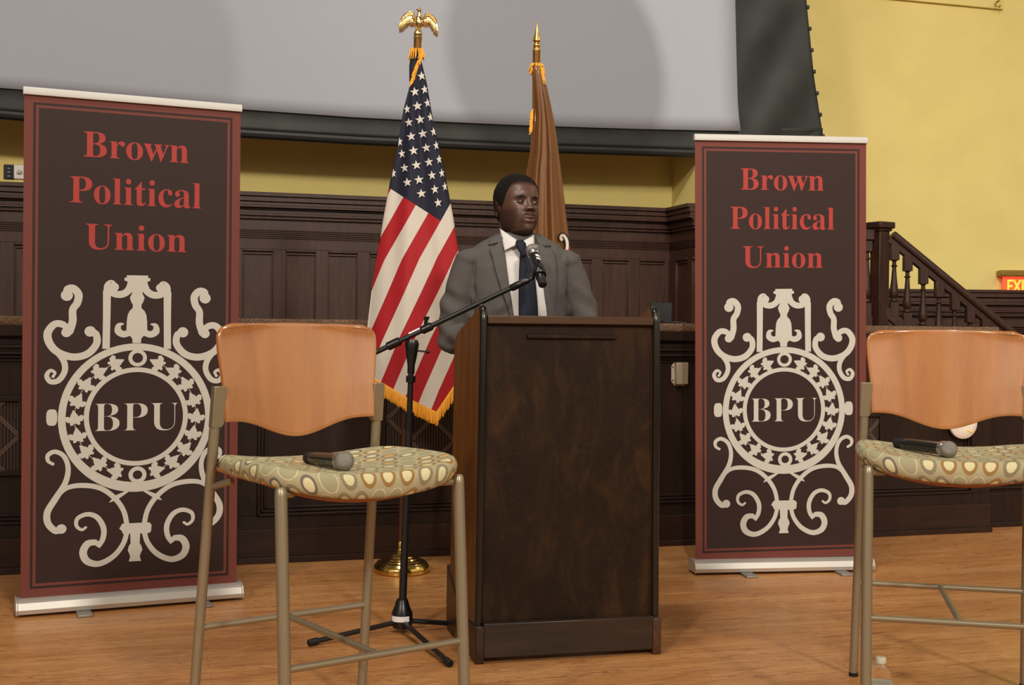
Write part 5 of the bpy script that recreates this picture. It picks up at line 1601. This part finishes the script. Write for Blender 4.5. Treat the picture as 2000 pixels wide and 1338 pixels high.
for i, v in enumerate(body.vertices):
    if v.co.z < 1.44: continue
    p = HMI @ v.co; x, y, z = p; ax = abs(x); c_ = SK[0]
    front = y < -0.03
    # short beard along the jaw and round the mouth
    bz = smooth((0.080 - z) / 0.026) if ax < 0.045 else smooth((0.098 + 0.6 * (ax - 0.045) - z) / 0.024)
    b_ = bz * smooth((0.036 - y) / 0.02) * smooth((z + 0.04) / 0.03)
    b_ *= 0.30 + 0.70 * max(smooth((ax - 0.040) / 0.016), smooth((0.020 - z) / 0.012), g2(ax, z, 0.031, 0.045, 0.009, 0.022))
    if front: b_ *= 1 - 0.9 * g2(ax, z, 0.036, 0.080, 0.017, 0.015)
    c_ = mixc(c_, SK[3], 0.72 * b_)
    if front:
        must = g2(ax, z, 0.016, 0.0735 - 0.25 * max(0, ax - 0.018), 0.018, 0.0046); c_ = mixc(c_, SK[4], min(1, 0.85 * must))
        br = g2(ax, z, 0.033, 0.1452 + 0.003 * gz(ax, 0.034, 0.012), 0.021, 0.0052); c_ = mixc(c_, SK[4], min(1, 1.25 * br))
        lip = smooth(1.35 - ((x / 0.0235) ** 2 + ((z - 0.0545) / (0.0125 if z < 0.0545 else 0.0115)) ** 2))
        c_ = mixc(c_, SK[1], (0.85 if z < 0.0556 else 0.35) * smooth((lip - 0.1) / 0.4)); c_ = mixc(c_, SK[2], 0.95 * math.exp(-((z - 5.0 * x * x - 0.0560) / 0.0027) ** 2) * smooth((0.0225 - ax) / 0.004))
        nost = g2(ax, z, 0.0095, 0.0880, 0.0050, 0.0026); c_ = mixc(c_, SK[2], min(1, 0.8 * nost))
    if z > 0.09 or y > 0:
        ph = atan2(y - 0.006, x) ; ln_ = hair_line(sin(ph))
        c_ = mixc(c_, SK[4], 0.75 * smooth((z - ln_ + 0.018) / 0.022)); hb = smooth((z - ln_ + 0.018) / 0.022)
    else: hb = 0
    rough_[i] = min(1, 0.7 * b_ + hb + (min(1, br + must) if front else 0))
    cols[i] = c_
ca.data.foreach_set('color', cols.ravel())
ra = body.attributes.new('hairy', 'FLOAT', 'POINT'); ra.data.foreach_set('value', rough_)
def skin_fn(N):
    a = N.n('ShaderNodeAttribute'); a.attribute_name = 'tint'
    N.l(a.outputs['Color'], N.b.inputs['Base Color'])
    h = N.n('ShaderNodeAttribute'); h.attribute_name = 'hairy'
    N.l(N.m('MULTIPLY_ADD', h.outputs['Fac'], 0.5, 0.37), N.b.inputs['Roughness']); N.l(N.m('MULTIPLY_ADD', h.outputs['Fac'], -0.38, 0.5), N.b.inputs['Specular IOR Level'])
    N.bump(N.noise(N.coord(), 260, 3), 0.10, 0.002)
M_skin = mat('skin', SK[0], 0.40, spec=0.5, build=skin_fn)
person = link_mesh('person', body, M_skin)
person.matrix_world = PM
tag(person, 'man in grey suit and navy tie speaking behind the lectern, head turned aside', 'person')
def hobj(name, bm, m, parent=person, **k): return obj(name, bm, m, parent, **k)
# hair: a close crop that sinks under the skin outside the hairline
def hair_off(phi, z, x, y):
    q = sin(phi)                       # -1 front, +1 back
    line = hair_line(q)
    m_ = smooth((z - line + 0.004) / 0.022)
    return -0.004 + (0.0085 + 0.003 * smooth((z - 0.2) / 0.04)) * m_ + 0.0035 * smooth((z - line) / 0.06)
bm = new()
NP2, NZ2 = 130, 90
R = []
for j in range(NZ2):
    z = 0.035 + (0.2485 - 0.035) * j / (NZ2 - 1); ring = []
    for k in range(NP2):
        phi = 2 * pi * k / NP2; p = head_point(phi, z); ring.append(bm.verts.new(HM @ head_point(phi, z, hair_off(phi, z, p.x, p.y) + random.uniform(-.0006, .0006))))
    R.append(ring)
for A_, B_ in zip(R, R[1:]):
    for k in range(NP2): bm.faces.new((A_[k], A_[(k + 1) % NP2], B_[(k + 1) % NP2], B_[k]))
bm.faces.new(R[-1])
M_hair = mat('black_hair', lin(22, 17, 15), 0.85, spec=0.2, build=lambda N: N.bump(N.noise(N.coord(), 420, 3, 0.7), 0.9, 0.004))
hobj('hair', bm, M_hair, sharp=0)
# eyes
M_eye = mat('eye_white', lin(128, 110, 100), 0.3); M_iris = mat('dark_iris', lin(24, 14, 11), 0.12)
for s in (-1, 1):
    ec = Vector((s * 0.0335, -0.0865, 0.1275))
    bm = new(); ellipsoid(bm, (0, 0, 0), (1, 1, 1), HM @ Matrix.Translation(ec) @ Matrix.Rotation(s * radians(10), 4, 'Z') @ Matrix.Diagonal((0.0138, 0.0092, 0.0062, 1)), u=24, v=16)
    e = hobj('eye', bm, M_eye)
    bm = new(); ellipsoid(bm, (0, 0, 0), (1, 1, 1), HM @ Matrix.Translation(ec + Vector((0.0030, -0.0072, 0.0004))) @ Matrix.Diagonal((0.0060, 0.0026, 0.0054, 1)), u=16, v=12)
    obj('iris', bm, M_iris, e)
    bm = new()
    P = [HM @ (ec + Vector((0.0158 * sin(a), -0.0080 * cos(a) - 0.0012, 0.0045 * cos(a) - 0.0006 * s * sin(a)))) for a in np.linspace(-1.45, 1.45, 13)]
    tube(bm, P, [0.0006] + [0.0018] * 11 + [0.0006], 8)
    P = [HM @ (ec + Vector((0.0150 * sin(a), -0.0078 * cos(a) - 0.0004, -0.0056 * cos(a)))) for a in np.linspace(-1.4, 1.4, 13)]
    bm2 = new(); tube(bm2, P, [0.0004] + [0.0008] * 11 + [0.0004], 8)
    M_lid = bpy.data.materials.get('lid_skin') or mat('lid_skin', lin(70, 44, 34), 0.5)
    obj('upper_eyelid', bm, M_lid, e); obj('lower_eyelid', bm2, M_lid, e)

# jacket
bm = new()
JT = [(0.775, 0.205, -0.150, 0.140), (0.90, 0.198, -0.152, 0.135), (1.05, 0.190, -0.148, 0.132), (1.18, 0.196, -0.148, 0.138), (1.28, 0.204, -0.146, 0.142), (1.37, 0.202, -0.134, 0.132), (1.428, 0.194, -0.112, 0.118), (1.460, 0.168, -0.096, 0.106), (1.484, 0.126, -0.086, 0.098), (1.499, 0.097, -0.074, 0.090), (1.508, 0.080, -0.060, 0.084)]
sections(bm, JT, 64, 2.25)
SLV = {-1: [(-0.172, 0.0, 1.398), (-0.222, 0.012, 1.27), (-0.246, 0.022, 1.16), (-0.254, 0.018, 1.092), (-0.236, -0.012, 1.090), (-0.205, -0.064, 1.094), (-0.178, -0.113, 1.098)],
       1: [(0.178, 0.0, 1.398), (0.236, 0.008, 1.27), (0.264, 0.012, 1.18), (0.277, 0.010, 1.115), (0.262, -0.022, 1.110), (0.224, -0.078, 1.108), (0.196, -0.123, 1.104)]}
for s in (-1, 1):
    P = catmull(SLV[s], 5); r_ = [interp(k / (len(P) - 1), [0, .2, .36, .5, .62, .85, 1], [0.074, 0.067, 0.063, 0.060, 0.057, 0.048, 0.043]) for k in range(len(P))]
    tube(bm, P, r_, 28)
    ellipsoid(bm, P[0], (0.074, 0.080, 0.050))
jm = remesh(bm, 0.0045, 6, 0.5)
# soft creases: at the elbows, across the upper arms and at the waist
_nrm = [v.normal.copy() for v in jm.vertices]
for v, vn in zip(jm.vertices, _nrm):
    p = v.co.copy(); s = -1 if p.x < 0 else 1
    sm = math.exp(-((abs(p.x) - (0.186 + 0.004 * s)) / 0.0055) ** 2) * smooth((p.z - 1.05) / 0.08) * smooth((0.03 - p.y) / 0.05)
    sm *= smooth((1.435 - p.z) / 0.03)
    v.co += Vector((0, 0.008, 0)) * sm + vn * (0.0035 * mnoise.noise(p * 9.0) + 0.0018 * mnoise.noise(p * Vector((22, 22, 14)).length * 0.8))
    if abs(p.x) > 0.175 and p.z < 1.33:
        w = smooth((1.33 - p.z) / 0.08) * smooth((p.z - 1.02) / 0.05)
        d_ = 0.0045 * sin(70 * (p.z + 0.35 * p.y * s) + 3 * p.x * 10) * w + 0.003 * sin(38 * p.z - 22 * p.y) * w
        v.co += Vector((s * 0.8, -0.5, 0)).normalized() * d_
    else:
        w = smooth((1.24 - p.z) / 0.15)
        v.co.y += 0.004 * w * sin(30 * p.x + 26 * p.z)
def suit_fn(N):
    g = N.noise(N.map(N.coord(), scale=(600, 600, 120)), 1, 2, 0.6); h = N.noise(N.map(N.coord(), scale=(120, 120, 600)), 1, 2, 0.6)
    m_ = N.m('MULTIPLY', N.m('ADD', g, h), 0.5)
    N.l(N.ramp(m_, [(0.3, lin(78, 74, 73)), (0.7, lin(94, 90, 88))]), N.b.inputs['Base Color'])
    N.bump(m_, 0.15, 0.001)
M_suit = mat('grey_suit_wool', lin(84, 80, 76), 0.85, spec=0.2, build=suit_fn)
jacket = link_mesh('jacket', jm, M_suit, person)
bpy.context.view_layer.update()
# world-space lookup of the jacket front
_bv = BVHTree.FromPolygons([PM @ v.co for v in jm.vertices], [tuple(p.vertices) for p in jm.polygons])
def onsuit(x, y, off):
    d_ = ray(x, y).normalized(); h = _bv.ray_cast(EYE, d_)
    P_ = h[0] if h[0] is not None else at(x, y, 4.83)
    return PMI @ (P_ - d_ * off)
def strip(name, A_, B_, off, m, parent, n=30, k=7, edge=0.0, thick=0.003, bulge=0.0):
    a = catmull([(p[0], p[1], 0) for p in A_], 8); b = catmull([(p[0], p[1], 0) for p in B_], 8)
    def samp(L, t_):
        f = t_ * (len(L) - 1); i = min(int(f), len(L) - 2); return L[i].lerp(L[i + 1], f - i)
    bm = new()
    def fn(u, v):
        p = samp(a, v).lerp(samp(b, v), u)
        return onsuit(p.x, p.y, off + bulge * (1 - (2 * u - 1) ** 2) + edge * u)
    grid(bm, k, n, fn)
    o = obj(name, bm, m, parent, sharp=0)
    md = o.modifiers.new('cloth', 'SOLIDIFY'); md.thickness = thick; md.offset = -1
    return o
M_shirt = mat('white_shirt', lin(208, 204, 202), 0.7, spec=0.2, build=lambda N: N.bump(N.noise(N.coord(), 22, 2), 0.2, 0.01))
M_tie = mat('navy_tie', lin(20, 25, 42), 0.65, spec=0.3, build=lambda N: N.bump(N.noise(N.coord(), 900, 2), 0.2, 0.001))
strip('shirt', [(983, 478), (986, 500), (994, 560), (1001, 612), (1006, 660), (1014, 740)], [(1050, 478), (1058, 500), (1066, 560), (1072, 612), (1070, 660), (1058, 740)], 0.003, M_shirt, person, k=14)
strip('tie', [(1016, 492), (1014, 520), (1013, 560), (1013, 612), (1015, 680), (1024, 735)], [(1034, 492), (1042, 520), (1047, 560), (1051, 612), (1052, 680), (1044, 735)], 0.009, M_tie, person, k=9, bulge=0.006)
lp = strip('lapel', [(981, 468), (986, 492), (992, 540), (998, 580), (1004, 622), (1010, 690)], [(966, 480), (956, 485), (961, 500), (968, 528), (980, 566), (996, 612), (1008, 690)], 0.006, M_suit, jacket, edge=0.008, thick=0.004)
strip('lapel', [(1049, 470), (1053, 492), (1059, 540), (1064, 580), (1069, 622), (1064, 690)], [(1064, 482), (1079, 488), (1086, 502), (1088, 528), (1087, 570), (1080, 622), (1066, 690)], 0.006, M_suit, jacket, edge=0.008, thick=0.004)
strip('collar', [(979, 457), (981, 462), (984, 471)], [(964, 463), (957, 470), (953, 478)], 0.010, M_suit, jacket, n=10, thick=0.004)
strip('collar', [(1047, 463), (1049, 470), (1051, 476)], [(1061, 467), (1069, 473), (1077, 481)], 0.010, M_suit, jacket, n=10, thick=0.004)
# upper collar, round the back of the neck from lapel to lapel
bm = new()
def jc(u, v):
    a_ = radians(-42 + 264 * u); r_ = 0.0785 + 0.016 * (1 - v) ** 1.5
    return (0.004 + r_ * 0.98 * cos(a_), 0.014 + r_ * 0.96 * sin(a_), 1.466 + 0.034 * v + 0.010 * v * max(0, sin(a_)))
grid(bm, 44, 6, jc)
o = obj('collar', bm, M_suit, jacket, sharp=0); md = o.modifiers.new('cloth', 'SOLIDIFY'); md.thickness = 0.004
# shirt collar: stand and two points
nk = Vector((hc.x * 0.35, 0.016, 0))
bm = new()
grid(bm, 40, 4, lambda u, v: (nk.x + (0.0715 + 0.002 * v) * sin(2 * pi * u), nk.y - 0.004 - (0.072 + 0.002 * v) * cos(2 * pi * u), 1.452 + 0.050 * v - 0.030 * v * max(0, cos(2 * pi * u)) ** 1.5), closed_u=True)
o = hobj('shirt_collar', bm, M_shirt); md = o.modifiers.new('cloth', 'SOLIDIFY'); md.thickness = 0.003
def flap(quad):
    bm = new(); q = [PMI @ at(x, y, Y_) for x, y, Y_ in quad]
    grid(bm, 8, 8, lambda u, v: (q[0].lerp(q[1], u)).lerp(q[3].lerp(q[2], u), v) + Vector((0, -0.006 * sin(pi * u) * sin(pi * v), 0)))
    x_ = obj('collar_point', bm, M_shirt, o, sharp=0); md = x_.modifiers.new('cloth', 'SOLIDIFY'); md.thickness = 0.003
flap([(976, 446, 4.893), (1013, 471, 4.826), (1012, 476, 4.814), (985, 489, 4.812)])
flap([(1043, 458, 4.872), (1020, 472, 4.826), (1023, 479, 4.814), (1044, 486, 4.822)])
# knot
bm = new(); kq = [PMI @ at(x, y, Y_) for x, y, Y_ in ((1015, 471, 4.822), (1017, 477, 4.812), (1021, 489, 4.806), (1025, 498, 4.808))]
tube(bm, kq, [0.016, 0.0225, 0.0175, 0.013], 16, flat=0.55); hobj('tie_knot', bm, M_tie)
# cuffs
for s in (-1, 1):
    P = [Vector(p) for p in SLV[s][-2:]]; d_ = (P[1] - P[0]).normalized()
    bm = new(); tube(bm, [P[1] - d_ * 0.03, P[1] + d_ * 0.016], [0.036, 0.0375], 24); hobj('shirt_cuff', bm, M_shirt)
# trousers and shoes
bm = new()
sections(bm, [(0.775, 0.175, -0.125, 0.12), (0.84, 0.178, -0.128, 0.125), (0.96, 0.168, -0.125, 0.115)], 48)
for s in (-1, 1): tube(bm, [(s * 0.088, 0.0, 0.86), (s * 0.095, -0.002, 0.60), (s * 0.102, 0.004, 0.40), (s * 0.107, 0.012, 0.06)], [0.100, 0.086, 0.074, 0.066], 28)
tm = remesh(bm, 0.009, 3)
link_mesh('trousers', tm, mat('grey_trousers', lin(66, 64, 62), 0.85, spec=0.2), person)
for s in (-1, 1):
    bm = new(); sections(bm, [(0.0, 0.046, -0.155, 0.085, s * 0.11), (0.018, 0.050, -0.165, 0.088, s * 0.11), (0.04, 0.047, -0.150, 0.085, s * 0.11), (0.07, 0.042, -0.075, 0.080, s * 0.11), (0.095, 0.040, -0.035, 0.074, s * 0.11)], 36)
    hobj('shoe', bm, mat('black_leather', lin(24, 20, 18), 0.3) if s < 0 else bpy.data.materials['black_leather'])
